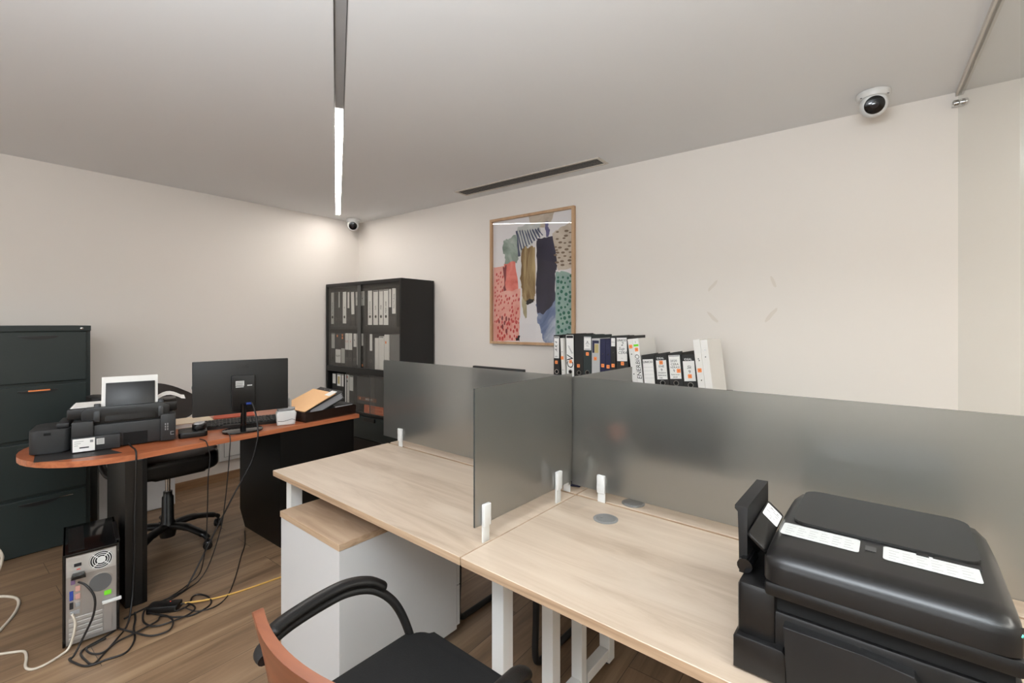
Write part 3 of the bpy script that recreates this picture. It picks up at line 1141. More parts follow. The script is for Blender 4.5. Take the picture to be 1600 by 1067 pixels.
# indicator lights at the front right corner of the lid
for k, mm in enumerate((M_ORANGE, mat('teal_led', (96, 190, 176), 0.4))):
    bm = NB()
    lathe(bm, [(0.0034, 0), (0.0034, 0.002), (0.002, 0.003)], 12, M=Matrix.Translation((0.3715 + 0.0035 * k, 0.0262 - 0.012 * k, 0.2238 - 0.008 * k)) @ Matrix.Rotation(math.radians(35), 4, 'X'))
    obj('indicator_light', bm, mm, lid)
# left side: upright paper guide, tilted document flap with sticker, hinge block
bm = NB()
prism(bm, [(-0.008, 0.165), (-0.008, 0.288), (-0.016, 0.291), (-0.016, 0.298), (0.008, 0.299), (0.008, 0.165)], -0.26, -0.06, 0, bev=0.002, M=Matrix.Translation((0.004, 0, -0.008)) @ XZ)
obj('paper_guide', bm, M_BLACKM, t, 40)
bm = NB()
FM = Matrix.Translation((0.030, 0.045, 0.229)) @ Matrix.Rotation(math.radians(3), 4, 'X') @ Matrix.Rotation(math.radians(42), 4, 'Y')
prism(bm, rrect(-0.022, 0.020, 0.0, 0.185, 0.008, 4), 0, 0.006, 0, bev=0.0015, M=FM)
fl = obj('document_flap', bm, M_BLACK, t, 40)
bm = NB()
prism(bm, rrect(-0.019, 0.017, 0.112, 0.172, 0.003, 3), 0.0062, 0.0066, 0, M=FM)
rr = random.Random(5)
for k in range(14):
    xx, yy = rr.uniform(-0.016, 0.006), rr.uniform(0.118, 0.165)
    box(bm, xx, xx + rr.uniform(.003, .009), yy, yy + 0.0016, 0.0066, 0.0068, 1, M=FM)
obj('flap_sticker', bm, [M_PAPER, M_INK], fl, label='small white sticker with scribbles')
bm = NB()
tube(bm, [(0.010, 0.045, 0.180), (0.010, 0.100, 0.182)], 0.014, 14, smooth=0)
obj('hinge', bm, M_BLACKG, t, 40)

# ------------------------------------------------------------------ things on the far desks
def monitor(loc, rz, label, wd, ht, zc, stand_y, logo=True, group=None):
    """back of the screen looks along local -y; base on z = 0"""
    t = thing('computer_monitor', label, 'monitor', loc, rz, group)
    z0, z1 = zc - ht / 2, zc + ht / 2
    bm = NB()
    box(bm, -wd / 2, wd / 2, -0.010, 0.012, z0, z1, bev=0.003)
    obj('housing', bm, mat('monitor_black', (34, 34, 33), 0.5, bump=0.06, bscale=700), t, 40)
    part('display', M_BLACKG, t, (-wd / 2 + 0.012, wd / 2 - 0.012, 0.0122, 0.0135, z0 + 0.02, z1 - 0.012))
    bm = NB()
    prism(bm, rrect(-0.062, 0.062, z0 + 0.018, z0 + 0.018 + ht * 0.66, 0.008, 3), 0.0102, 0.036, 0, bev=0.004, M=XZ)
    bx = obj('electronics_box', bm, M_BLACK, t, 40)
    bm = NB()
    prism(bm, rrect(-0.105, 0.105, -0.085, 0.085, 0.07, 8), 0.0, 0.010, 0, bev=0.003)
    obj('base', bm, M_BLACKG, t, 40)
    bm = NB()
    tube(bm, [(0, -0.012, 0.008), (0, -0.022, 0.05), (0, -0.030, z0 + 0.03), (0, -0.034, z0 + 0.06)], 0.016, 12, smooth=5, sx=1.3)
    obj('stand', bm, M_BLACKG, t, 60)
    if logo:
        yl = -0.0104
        bm = NB()
        zz = z1 - 0.038
        disc(bm, -0.022, zz, 0, 0.0125, 24, 0, M=Matrix.Translation((0, 0, 0)) @ Matrix(((1, 0, 0, 0), (0, 0, -1, yl), (0, 1, 0, 0), (0, 0, 0, 1))), r0=0.0105, h=0.0004)
        box(bm, -0.023, -0.0215, yl - 0.0004, yl, zz - 0.006, zz + 0.006)
        box(bm, -0.0215, -0.016, yl - 0.0004, yl, zz - 0.006, zz - 0.0045)
        face_text(bm, 'LG', 0.014, zz, 0.028, yl - 0.0003, 0, bold=0.012)
        obj('embossed_mark', bm, M_DIM, t)
        bm = NB()
        zb = z0 + 0.018 + ht * 0.66
        y = -0.0362
        box(bm, -0.042, 0.002, y - 0.0003, y, zb - 0.062, zb - 0.032, 0)
        box(bm, -0.042, 0.000, y - 0.0003, y, zb - 0.070, zb - 0.065, 0)
        box(bm, 0.018, 0.044, y - 0.0003, y, zb - 0.064, zb - 0.058, 0)
        for k in range(5):
            box(bm, -0.040, -0.006 + 0.001 * k, y - 0.0005, y - 0.0003, zb - 0.060 + k * 0.0052, zb - 0.0582 + k * 0.0052, 1)
        obj('rating_label', bm, [M_WINK, M_INK], bx, label='white rating label')
        bm = NB()
        box(bm, 0.010, 0.042, -0.056, -0.0366, z0 + 0.052, z0 + 0.064, 0, bev=0.002)
        obj('video_plug', bm, M_BLUE, bx, label='blue video plug')
    return t


px_, py_ = IW(-0.655, 0.905)
monitor((px_, py_, ZT + 0.0002), PHI, 'black monitor on the far left desk, only its top edge over the screen', 0.35, 0.29, 1.02 - ZT, 0, logo=False)
px_, py_ = IW(0.03, 0.775)
t = thing('pen_dish', 'round black dish on the far right desk, seen under the screen', 'dish', at_island(0.060, 0.76, ZT + 0.0003))
bm = NB()
lathe(bm, [(0.052, 0), (0.058, 0.004), (0.06, 0.022), (0.057, 0.022), (0.055, 0.006), (0.01, 0.004)], 28)
obj('dish', bm, M_BLACK, t, 50)
bm = NB()
M = Matrix.Translation(at_island(-0.115, 0.715, ZT + 0.0002)) @ Matrix.Rotation(0.3, 4, 'Z')
box(bm, -0.075, 0.075, -0.055, 0.055, 0, 0.012, 0, bev=0.002)
o = obj('notebook', bm, M_NAVY)
o.matrix_world = M
tag(o, 'dark blue notebook on the far desks, seen under the screen corner', 'notebook')
t = thing('water_bottle', 'blurred bottle with an orange cap behind the frosted screen', 'bottle', at_island(0.035, 0.88, ZT + 0.0002))
bm = NB()
lathe(bm, [(0.03, 0), (0.033, 0.004), (0.033, 0.13), (0.022, 0.16), (0.016, 0.165), (0.016, 0.175)], 24)
obj('bottle', bm, mat('dark_bottle', (66, 58, 54), 0.3), t, 50)
bm = NB()
lathe(bm, [(0.024, 0.1752), (0.025, 0.178), (0.025, 0.215), (0.022, 0.218)], 20)
obj('bottle_cap', bm, mat('terracotta_cap', (214, 120, 82), 0.5), t, 50)

# ------------------------------------------------------------------ low cabinet and the row of binders on it
CT = 0.995
t = thing('low_cabinet', 'long low dark cabinet against the back wall under the row of binders', 'cabinet', (-1.80, 2.60, 0), 0, 'low cabinets along the back wall')
part('carcass', M_STEELK, t, (0, 1.175, 0.02, 0.395, 0.06, CT - 0.021))
part('top', M_STEELK, t, (-0.005, 1.18, 0.0, 0.40, CT - 0.02, CT), bev=0.002)
part('plinth', M_DARK, t, (0.02, 1.155, 0.03, 0.385, 0, 0.0595))
for k in range(2):
    d = part('sliding_door', M_STEELG, t, (0.005 + k * 0.583, 0.585 + k * 0.583, 0.004 + 0.0 * k, 0.0195, 0.065, CT - 0.025))
    part('door_pull', M_ALU, d, (0.05 + k * 1.03, 0.08 + k * 1.03, 0.001, 0.0038, 0.5, 0.62))

t = thing('low_cabinet', 'pale grey low cabinet against the back wall behind the right frosted screen', 'cabinet', (-0.565, 2.60, 0), 0, 'low cabinets along the back wall')
M_PALEC = mat('pale_grey_steel', (150, 149, 145), 0.5)
CT2 = 0.86
part('carcass', M_PALEC, t, (0, 0.90, 0.02, 0.46, 0.06, CT2 - 0.031))
part('top', M_PALEC, t, (-0.003, 0.903, 0.0, 0.465, CT2 - 0.03, CT2 - 0.01), bev=0.002)
part('plinth', M_DARK, t, (0.02, 0.88, 0.03, 0.45, 0, 0.0595))
for k in range(2):
    d = part('sliding_door', M_PALEC, t, (0.005 + k * 0.448, 0.448 + k * 0.448, 0.004, 0.0195, 0.065, CT2 - 0.035))
    part('door_pull', M_ALU, d, (0.03 + k * 0.80, 0.06 + k * 0.80, 0.001, 0.0038, 0.5, 0.62))


def binder(loc, w, h, d, cover, label, texts=(), lab=None, ring=True, stickers=(), lean=0.0, group=None, holes=(), header=None, extra=(), labmat=None, pages=True, rz=0.0, edgew=0.003):
    """upright binder: spine on local -y; lab = (x0, x1, z0, z1) label rectangle as fractions of width / height"""
    t = thing('binder', label, 'binder', loc, rz, group)
    t.rotation_euler = (0, lean, rz)
    bm = NB()
    box(bm, 0, w, 0, edgew, 0, h, 0, bev=0.001, seg=1)
    box(bm, 0, edgew, edgew, d, 0, h, 0)
    box(bm, w - edgew, w, edgew, d, 0, h, 0)
    obj('cover', bm, cover, t)
    if pages:
        bm = NB()
        box(bm, edgew + 0.001, w - edgew - 0.001, edgew + 0.012, d - 0.012, 0.012, h - 0.022)
        obj('page_block', bm, M_PAGES, t)
    if lab:
        bm = NB()
        x0, x1, z0, z1 = lab[0] * w, lab[1] * w, lab[2] * h, lab[3] * h
        box(bm, x0, x1, -0.0006, -0.0001, z0, z1, 0)
        if header:
            hz = header[1] * h
            box(bm, x0 + 0.04 * w, x1 - 0.04 * w, -0.0009, -0.0006, z1 - hz, z1 - 0.01 * h, header[2] if len(header) > 2 else 1)
            if header[0]:
                face_text(bm, header[0], (x0 + x1) / 2, z1 - hz / 2 - 0.004 * h, hz * 0.9, -0.0011, 2, sx=min(1, (x1 - x0) * 0.85 / (len(header[0]) * hz * 0.55)), bold=0.01)
        for q in texts:
            s, fx, fz, size = q[:4]
            kw = q[4] if len(q) > 4 else {}
            face_text(bm, s, fx * w, fz * h, size, -0.0009, kw.pop('mi', 1), **kw)
        for q in extra:
            box(bm, q[0] * w, q[1] * w, -0.0009, -0.0006, q[2] * h, q[3] * h, q[4])
        obj('spine_label', bm, [labmat or M_PAPER, M_INK, M_WINK, M_GINK, M_NAVY, mat('tan_print', (196, 178, 122), 0.7), M_RED], t, label='white spine label')
    if ring:
        rz_ = ring if isinstance(ring, float) else 0.075
        bm = NB()
        Mr = Matrix(((1, 0, 0, w / 2), (0, 0, -1, -0.0001), (0, 1, 0, rz_), (0, 0, 0, 1)))
        disc(bm, 0, 0, 0, 0.0155, 20, 0, M=Mr, r0=0.0115, h=0.0012)
        disc(bm, 0, 0, 0, 0.0113, 20, 1, M=Mr, h=0.0006)
        obj('finger_ring', bm, [M_CHROME, M_DARK], t, label='round metal finger hole')
    for sx, sz, m in stickers:
        bm = NB()
        prism(bm, rrect(sx * w - 0.0105, sx * w + 0.0105, sz * h - 0.011, sz * h + 0.011, 0.003, 3), 0.0001 + 0.0012, 0.0016, 0, M=XZ)
        if m is M_ORANGE:
            box(bm, sx * w - 0.005, sx * w + 0.005, -0.0018, -0.0016, sz * h - 0.002, sz * h + 0.002, 1)
        obj('sticker', bm, [m, mat('sticker_print', (206, 104, 52), 0.6)], t, label='small square orange sticker' if m is M_ORANGE else None)
    for hx, hz in holes:
        bm = NB()
        Mr = Matrix(((1, 0, 0, hx * w), (0, 0, -1, -0.0001), (0, 1, 0, hz * h), (0, 0, 0, 1)))
        disc(bm, 0, 0, 0, 0.0035, 10, 0, M=Mr, h=0.0006)
        obj('rivet', bm, M_CHROME, t)
    return t


G = 'binders on the low cabinet'
YB0 = 2.655
ital = dict(shear=0.3)
BZ = CT + 0.0003
O = M_ORANGE
binder((-1.668, YB0, BZ), 0.050, 0.320, 0.285, M_BIND, 'narrow black binder with a tall white label, leftmost on the low cabinet', [('A K 4', .42, .76, .028, dict(rot=PI / 2, shear=.3)), ('LEX', .42, .55, .012)], (.08, .86, .515, .97), True, [(.45, .43, O)], 0.0, G, header=('', .03))
binder((-1.6165, YB0 + 0.03, BZ), 0.028, 0.325, 0.25, M_BIND, 'plain black binder set back behind the narrow white leaning binder', lab=None, ring=False, group=G)
binder((-1.588, YB0 - 0.022, BZ), 0.020, 0.302, 0.05, M_BINDW, 'narrow white binder squeezed beside the one marked CV', ring=False, stickers=[(.5, .565, O)], lean=-0.05, group=G, holes=[(.5, .70), (.5, .3)], pages=False)
binder((-1.566, YB0 + 0.0, BZ), 0.060, 0.330, 0.28, M_BIND, 'binder with a full-length white spine marked CV in big letters', [('CV', .54, .435, .068, dict(rot=PI / 2, shear=.15)), ('ricevuti', .55, .69, .020, dict(rot=-1.05, shear=.3))], (.04, .96, .02, .975), 0.080, [(.56, .445, O)], -0.02, G, header=('', .06))
binder((-1.505, YB0, BZ), 0.063, 0.326, 0.285, M_BIND, 'plain black binder just right of the one marked CV', ring=0.078, stickers=[(.45, .377, O)], group=G)
binder((-1.440, YB0, BZ), 0.057, 0.325, 0.30, M_BINDG, 'dark green-black binder with a white printed half label', [('A', .5, .855, .024), ('Doc', .5, .785, .010)], (.06, .94, .70, .965), 0.083, [(.5, .625, O)], 0.0, G, header=('', .02, 3), extra=[(.2, .8, .82, .826, 3), (.14, .86, .715, .723, 4)])
binder((-1.381, YB0, BZ), 0.056, 0.303, 0.26, M_BINDGR, 'light grey binder with a navy and tan printed label', lab=(.06, .94, .69, .97), ring=False, stickers=[(.45, .58, O)], group=G, labmat=M_BINDGR, texts=[('8 8 8', .6, .80, .016, dict(rot=PI / 2, mi=3))], extra=[(.08, .9, .90, .96, 4), (.08, .34, .70, .90, 4), (.36, .84, .70, .885, 5)])
binder((-1.323, YB0, BZ), 0.038, 0.302, 0.26, M_NAVY, 'navy blue binder, left one of the navy pair', ring=False, stickers=[(.52, .445, O)], holes=[(.5, .69)], group=G)
binder((-1.284, YB0, BZ), 0.034, 0.301, 0.26, M_NAVY, 'navy blue binder, right one of the navy pair', ring=False, stickers=[(.5, .43, O)], holes=[(.5, .68)], group=G)
binder((-1.249, YB0, BZ), 0.031, 0.322, 0.285, M_BIND, 'narrow black binder with a short pale label beside the navy pair', [('DOC', .5, .88, .010)], (.08, .92, .80, .96), False, [(.5, .43, O)], 0.0, G, holes=[(.5, .68)])
binder((-1.208, YB0, BZ), 0.078, 0.322, 0.285, M_BIND, 'tall black binder marked UNICO 2 Sup CERA', [('UNICO', .5, .915, .0185, dict(bold=.02)), ('2', .52, .845, .032, dict(shear=.3)), ('Sup', .46, .757, .026, ital), ('CERA', .54, .68, .024, ital), ('firma', .5, .575, .007, dict(mi=3))], (.08, .92, .52, .965), False, [(.52, .475, O)], -0.028, G)
LW = -0.125
binder((-1.098, YB0 - 0.01, BZ), 0.032, 0.306, 0.27, M_BINDW, 'narrow white binder leaning left beside the black UNICO 2 binder', ring=False, stickers=[(.5, .85, O)], lean=LW, group=G, holes=[(.5, .70), (.5, .31)])
gb = binder((-1.0655, YB0 - 0.01, BZ), 0.036, 0.310, 0.27, M_BINDW, 'white leaning binder marked ENERBIO upwards with a green tag', [('ENERBIO', .5, .45, .037, dict(rot=PI / 2, shear=.15)), ('2', .45, .93, .014)], (.08, .92, .04, .985), False, [(.5, .785, O)], LW, G)
bm = NB()
box(bm, 0.003, 0.033, -0.0016, -0.0010, 0.262, 0.275)
obj('green_tag', bm, M_GREEN, gb, label='bright green tag')
LS = -0.085
binder((-1.025, YB0 - 0.02, BZ), 0.074, 0.213, 0.27, M_BIND, 'short black binder with a blank white label headed UNICO', [('UNICO', .46, .80, .0175, dict(bold=.02))], (.06, .90, .20, .88), False, [], LS, G, extra=[(.1, .86, .66, .664, 3), (.1, .86, .56, .564, 3), (.1, .86, .46, .464, 3), (.1, .86, .36, .364, 3)])
binder((-0.9485, YB0 - 0.02, BZ), 0.074, 0.222, 0.27, M_BIND, 'short black binder with a label headed IDEAL and ENE 9', [('IDEAL', .46, .885, .016, dict(mi=2, bold=.02)), ('ENE', .5, .675, .018), ('9', .5, .58, .022), ('Direzione', .5, .51, .0115, dict(shear=.3, bold=.01)), ('Referenze', .5, .445, .0115, dict(shear=.3, bold=.01)), ('mes.', .4, .38, .0115, dict(shear=.3, bold=.01))], (.10, .90, .34, .835), 0.055, [(.5, .775, O)], LS, G)
binder((-0.872, YB0 - 0.02, BZ), 0.075, 0.230, 0.27, M_BIND, 'short black binder with a label reading 2020 CERA VERASI', [('2020', .44, .805, .019), ('CERA', .5, .72, .018), ('VERASI', .5, .645, .017), ('9', .42, .56, .022), ('Referenze', .48, .47, .0115, ital), ('2018', .44, .405, .0125, ital)], (.08, .92, .365, .945), 0.060, [(.76, .56, O)], LS, G, header=('', .03, 3))
binder((-0.7945, YB0 - 0.02, BZ), 0.078, 0.226, 0.27, M_BIND, 'short black binder headed IDEAL and Sk 9, last of the short ones', [('IDEAL', .46, .875, .016, dict(mi=2, bold=.02)), ('Sk', .48, .68, .025, ital), ('9', .5, .565, .026)], (.08, .88, .34, .835), 0.055, [(.5, .46, O)], LS, G)
binder((-0.711, YB0 - 0.035, BZ), 0.036, 0.312, 0.30, M_BINDW, 'tall white binder leaning on the short black ones', ring=False, stickers=[(.5, .46, O)], lean=-0.11, group=G, holes=[(.5, .66), (.6, .63), (.6, .285)])
binder((-0.674, YB0 - 0.030, BZ), 0.036, 0.311, 0.30, M_BINDW, 'tall white binder, rightmost on the low cabinet', ring=False, lean=-0.11, group=G, holes=[(.5, .82), (.5, .70)])

# ------------------------------------------------------------------ tall black cabinet with sliding glass doors
BX, BY = -4.488, 2.666
t = thing('glazed_cabinet', 'tall black steel cabinet with sliding glass doors in the far corner', 'cabinet', (BX, BY, 0))
CW, CD, CH = 1.215, 0.395, 1.80
part('side_panel', M_STEELK, t, (0, 0.022, 0, CD, 0, CH), bev=0.0015)
part('side_panel', M_STEELK, t, (CW - 0.022, CW, 0, CD, 0, CH), bev=0.0015)
part('top_panel', M_STEELK, t, (0.0222, CW - 0.0222, 0, CD, CH - 0.03, CH), bev=0.0015)
part('back_panel', M_STEELK, t, (0.0222, CW - 0.0222, CD - 0.01, CD, 0.0, CH - 0.0302))
part('plinth', M_STEELK, t, (0.0222, CW - 0.0222, 0.012, CD - 0.0102, 0, 0.27))
part('middle_rail', M_STEELK, t, (0.0222, CW - 0.0222, 0.0, CD - 0.0102, 0.90, 0.955))
part('shelf', M_STEELK, t, (0.0222, CW - 0.0222, 0.036, CD - 0.0102, 1.333, 1.362))
part('shelf', M_STEELK, t, (0.0222, CW - 0.0222, 0.036, CD - 0.0102, 0.492, 0.52))
dr = part('lower_front', M_STEELG, t, (0.46, CW - 0.0222, 0.016, 0.0355, 0.275, 0.489), bev=0.001)
part('door_pull', M_BLACK, dr, (0.65, 0.82, 0.002, 0.0158, 0.448, 0.486), bev=0.003)
for x0, x1, y, z0, z1 in ((0.024, 0.600, 0.010, 0.957, 1.767), (0.545, 1.191, 0.022, 0.957, 1.767), (0.335, 0.80, 0.022, 0.522, 0.898), (0.74, 1.191, 0.010, 0.522, 0.898)):
    d = part('glass_door', M_CABGL, t, (x0, x1, y, y + 0.004, z0, z1))
    part('edge_strip', mat('edge_strip_grey', (72, 72, 70), 0.3), d, (x1 - 0.055 if x0 < 0.1 else x0, x1 if x0 < 0.1 else x0 + 0.012, y - 0.0015, y - 0.0002, z0, z1))
part('door_track', M_BLACK, t, (0.0222, CW - 0.0222, 0.004, 0.034, 1.7685, 1.7698))

GS = 'binders behind the cabinet glass'
ordn = ['leftmost', 'second from left', 'third from left', 'fourth from left', 'fifth from left', 'sixth from left', 'seventh from left', 'eighth from left', 'ninth from left', 'tenth from left',
        'eleventh from left', 'third from right', 'next to last', 'rightmost']
PG = M_PAPERG
top_row = [  # x0, x1, label x0, x1, z0, z1 (absolute), description, text
    (.026, .086, .030, .079, 1.386, 1.715, 'long grey label', 'ENTRADA'), (.089, .164, None, 0, 0, 0, 'no label', ''), (.166, .235, .168, .188, 1.556, 1.716, 'thin pale label', ''),
    (.237, .312, .245, .305, 1.392, 1.714, 'wide white label', 'A'), (.314, .384, .327, .359, 1.547, 1.708, 'narrow white label', ''), (.396, .458, .400, .450, 1.482, 1.706, 'tilted white label', ''),
    (.472, .538, .478, .530, 1.569, 1.705, 'short greenish label', 'SS'), (.542, .622, .556, .612, 1.567, 1.708, 'short label behind door strip', 'A'),
    (.660, .745, .670, .734, 1.378, 1.708, 'full white spine label', 'INGRESOS'), (.747, .836, .754, .826, 1.378, 1.705, 'full label with black header', 'IVA'),
    (.838, .907, .844, .903, 1.379, 1.708, 'full label with black dot', 'FEB'), (.909, .986, .913, .981, 1.378, 1.710, 'full label with four dark words', 'MAR ABR'),
    (.988, 1.029, .992, 1.022, 1.542, 1.710, 'narrow upper label', ''), (1.033, 1.098, 1.037, 1.088, 1.482, 1.715, 'long upper label', 'FACTURAS')]
for k, (x0, x1, a, c, z0, z1, ds, tx) in enumerate(top_row):
    w, h, zb = x1 - x0, 0.352, 1.3623
    lean = {5: -0.035, 6: -0.035, 13: -0.0}.get(k, 0.0)
    lab = None if a is None else ((a - x0) / w, (c - x0) / w, (z0 - zb) / h, (z1 - zb) / h)
    tt = [(tx, .5, (lab[2] + lab[3]) / 2, .030, dict(rot=PI / 2, sx=.9))] if tx and lab else []
    binder((BX + x0, BY + 0.042, zb), w, h, 0.29, M_BIND, 'binder with ' + ds + ', ' + ordn[k] + ' on glass cabinet top shelf', tt, lab, 0.075 if lab is None or lab[2] > .3 else 0.095, (), lean, GS,
           header=('', .03) if k in (9, 10, 11) else None, labmat=PG if k in (0, 2, 6, 7) else None, pages=False)
mid_row = [
    (.027, .100, .037, .095, 1.132, 1.289, 'grey upper label', '', M_BIND, .33), (.102, .211, .112, .206, .985, 1.123, 'low white label', 'NOM', M_BIND, .33), (.213, .284, .217, .279, .985, 1.136, 'low grey label and orange dots', '', M_BIND, .33),
    (.287, .346, .288, .345, 1.125, 1.292, 'white label printed in red', 'X X', M_BIND, .33), (.348, .410, .349, .409, 1.125, 1.292, 'white label with red lines', 'X', M_BIND, .33), (.413, .485, .432, .480, 1.158, 1.290, 'short white label', 'K', M_BIND, .33),
    (.488, .549, .490, .545, .981, 1.293, 'full-length white label', 'PAGOS', M_BIND, .33), (.553, .622, .563, .593, 1.173, 1.292, 'narrow label behind door strip', '', M_BIND, .33),
    (.662, .770, .699, .737, 1.129, 1.290, 'narrow label on a wide spine', '', M_BIND, .33), (.777, .838, None, 0, 0, 0, 'short white spine', '', M_BINDW, .298), (.841, .918, .85, .91, 1.24, 1.268, 'mid-height white spine', '', M_BINDW, .315),
    (.922, .989, None, 0, 0, 0, 'tall white spine', '', M_BINDW, .333)]
for k, (x0, x1, a, c, z0, z1, ds, tx, cv, h) in enumerate(mid_row):
    w, zb = x1 - x0, 0.9553
    lab = None if a is None else ((a - x0) / w, (c - x0) / w, (z0 - zb) / h, (z1 - zb) / h)
    tt = [(tx, .5, (lab[2] + lab[3]) / 2, .030, dict(rot=PI / 2 if len(tx) > 3 else 0, mi=6 if 'red' in ds else 1))] if tx and lab else []
    st = {2: [(.35, .96, M_ORANGE), (.35, .87, M_ORANGE)], 1: [(.4, .93, M_ORANGE)], 6: [(.5, .08, M_ORANGE)], 7: [(.4, .08, M_ORANGE)], 11: [(.35, .78, M_ORANGE)]}.get(k, [])
    binder((BX + x0, BY + 0.042, zb), w, h, 0.29, cv, 'binder with ' + ds + ', ' + (ordn + ['x'])[k] .replace('third from right', 'twelfth from left') + ' on glass cabinet middle shelf',
           tt, lab, cv is M_BIND and not (lab and lab[2] < .2), st, 0, GS, labmat=PG if k in (0, 2) else None, pages=cv is not M_BIND, header=('', .03) if k in (0, 6, 10) else None)
t2 = thing('archive_box', 'grey cardboard box at the right end of the glazed cabinet middle shelf', 'box', (BX + 0.995, BY + 0.045, 0.9553))
part('box_body', mat('grey_card', (120, 119, 116), 0.8), t2, (0, 0.155, 0, 0.28, 0, 0.33), bev=0.002)
part('box_lid', mat('grey_card_lid', (128, 127, 124), 0.8), t2, (-0.001, 0.156, -0.001, 0.281, 0.3301, 0.334))
low_row = [(.052, .125, .058, .116, .765, .865, 'grey upper label', M_BIND), (.130, .213, .143, .209, .745, .871, 'pale label with green stripe', M_BIND), (.216, .266, .223, .258, .745, .872, 'narrow white label', M_BIND),
           (.280, .359, .286, .357, .585, .872, 'long white label and red dot', M_BIND), (.361, .432, .364, .424, .715, .864, 'upper white label and orange sticker', M_BIND)]
for k, (x0, x1, a, c, z0, z1, ds, cv) in enumerate(low_row):
    w, h, zb = x1 - x0, 0.352, 0.5203
    lab = ((a - x0) / w, (c - x0) / w, (z0 - zb) / h, (z1 - zb) / h)
    ex = [(.30, .62, .90, .97, 6), (.35, .62, .78, .84, 1)] if k == 3 else ([(.3, .7, .70, .92, 5)] if k == 1 else [])
    binder((BX + x0, BY + 0.042, zb), w, h, 0.29, cv, 'binder with ' + ds + ', ' + ordn[k] + ' on glass cabinet low shelf', [], lab, k == 4, [(.45, .10, M_ORANGE)] if k == 4 else [], 0, GS, extra=ex, header=('', .03) if k in (1, 2, 4) else None, pages=False)
t2 = thing('lever_box', 'terracotta file box lying on the glazed cabinet low shelf under a dark box', 'box', (BX + 0.60, BY + 0.045, 0.5203))
part('box_body', mat('terracotta_card', (206, 108, 70), 0.7), t2, (0, 0.55, 0, 0.27, 0, 0.078), bev=0.003)
bm = NB()
box(bm, 0.07, 0.30, -0.0012, -0.0002, 0.020, 0.056)
box(bm, 0.078, 0.292, -0.0015, -0.0012, 0.024, 0.052, 1)
face_text(bm, 'ARCHIVO', 0.185, 0.038, 0.022, -0.0017, 0)
obj('box_label', bm, [mat('pale_terracotta', (232, 160, 124), 0.7), mat('terracotta_card2', (206, 108, 70), 0.7)], t2)
t2 = thing('archive_box', 'dark archive box with a brown label on top of the terracotta file box', 'box', (BX + 0.455, BY + 0.05, 0.5988))
part('box_body', mat('dark_card', (50, 50, 48), 0.7), t2, (0.02, 0.71, 0, 0.27, 0, 0.27), bev=0.002)
bm = NB()
box(bm, 0.034, 0.335, -0.0012, -0.0002, 0.035, 0.072)
face_text(bm, 'ARCHIVO', 0.22, 0.0535, 0.026, -0.0014, 1, bold=0.02)
disc(bm, 0.075, 0.0535, 0, 0.011, 14, 2, M=Matrix(((1, 0, 0, 0), (0, 0, -1, -0.0012), (0, 1, 0, 0), (0, 0, 0, 1))), h=0.0004)
obj('box_label', bm, [mat('brown_label', (128, 76, 52), 0.7), M_WINK, M_ORANGE], t2, label='brown printed label')

# ------------------------------------------------------------------ filing cabinet
t = thing('filing_cabinet', 'dark four-drawer steel filing cabinet by the left wall', 'filing cabinet', (-4.0, 0.250, 0), PI / 2)
FW, FD, FH = 0.475, 0.505, 1.381
part('case', M_STEELG, t, (0, FW, 0.012, FD, 0, FH), bev=0.002)
part('top_edge', M_STEELG, t, (0, FW, -0.006, 0.0118, FH - 0.034, FH), bev=0.002)
for k, (z0, z1) in enumerate(((0.006, 0.336), (0.356, 0.672), (0.694, 1.014), (1.034, 1.343))):
    d = part('drawer', M_STEELG, t, (0.012, FW - 0.022, -0.006, 0.0115, z0, z1), bev=0.004)
    bm = NB()
    pts = []
    for i in range(13):
        u = -1 + 2 * i / 12
        pts.append((0.235 + 0.088 * u, z1 - 0.030 - 0.016 * (1 - u * u)))
    prism(bm, pts + [(0.323, z1 - 0.024), (0.147, z1 - 0.024)], 0.0062, 0.013, 0, bev=0.001, M=XZ)
    obj('handle', bm, M_STEELK, d, 40, label='recessed half-moon pull')
    if k == 2:
        bm = NB()
        box(bm, 0.19, 0.285, -0.0136, -0.0131, z1 - 0.030, z1 - 0.024)
        rs = random.Random(2)
        for i in range(12):
            x = 0.192 + i * 0.0078
            box(bm, x, x + 0.005, -0.0142, -0.0136, z1 - 0.0305, z1 - 0.0225 + rs.uniform(0, .001))
        obj('label_strip', bm, M_ORANGE, d, label='orange label strip')
    if k == 0:
        bm = NB()
        box(bm, 0.325, 0.39, -0.0085, -0.0062, z1 - 0.028, z1 - 0.022, bev=0.001)
        obj('label_clip', bm, M_CHROME, d, label='bent chrome label clip')
bm = NB()
lathe(bm, [(0.008, 0), (0.008, 0.004), (0.005, 0.006)], 16, M=Matrix.Translation((0.43, -0.006, FH - 0.018)) @ Matrix.Rotation(PI / 2, 4, 'X'))
obj('lock', bm, M_CHROME, t, 40)

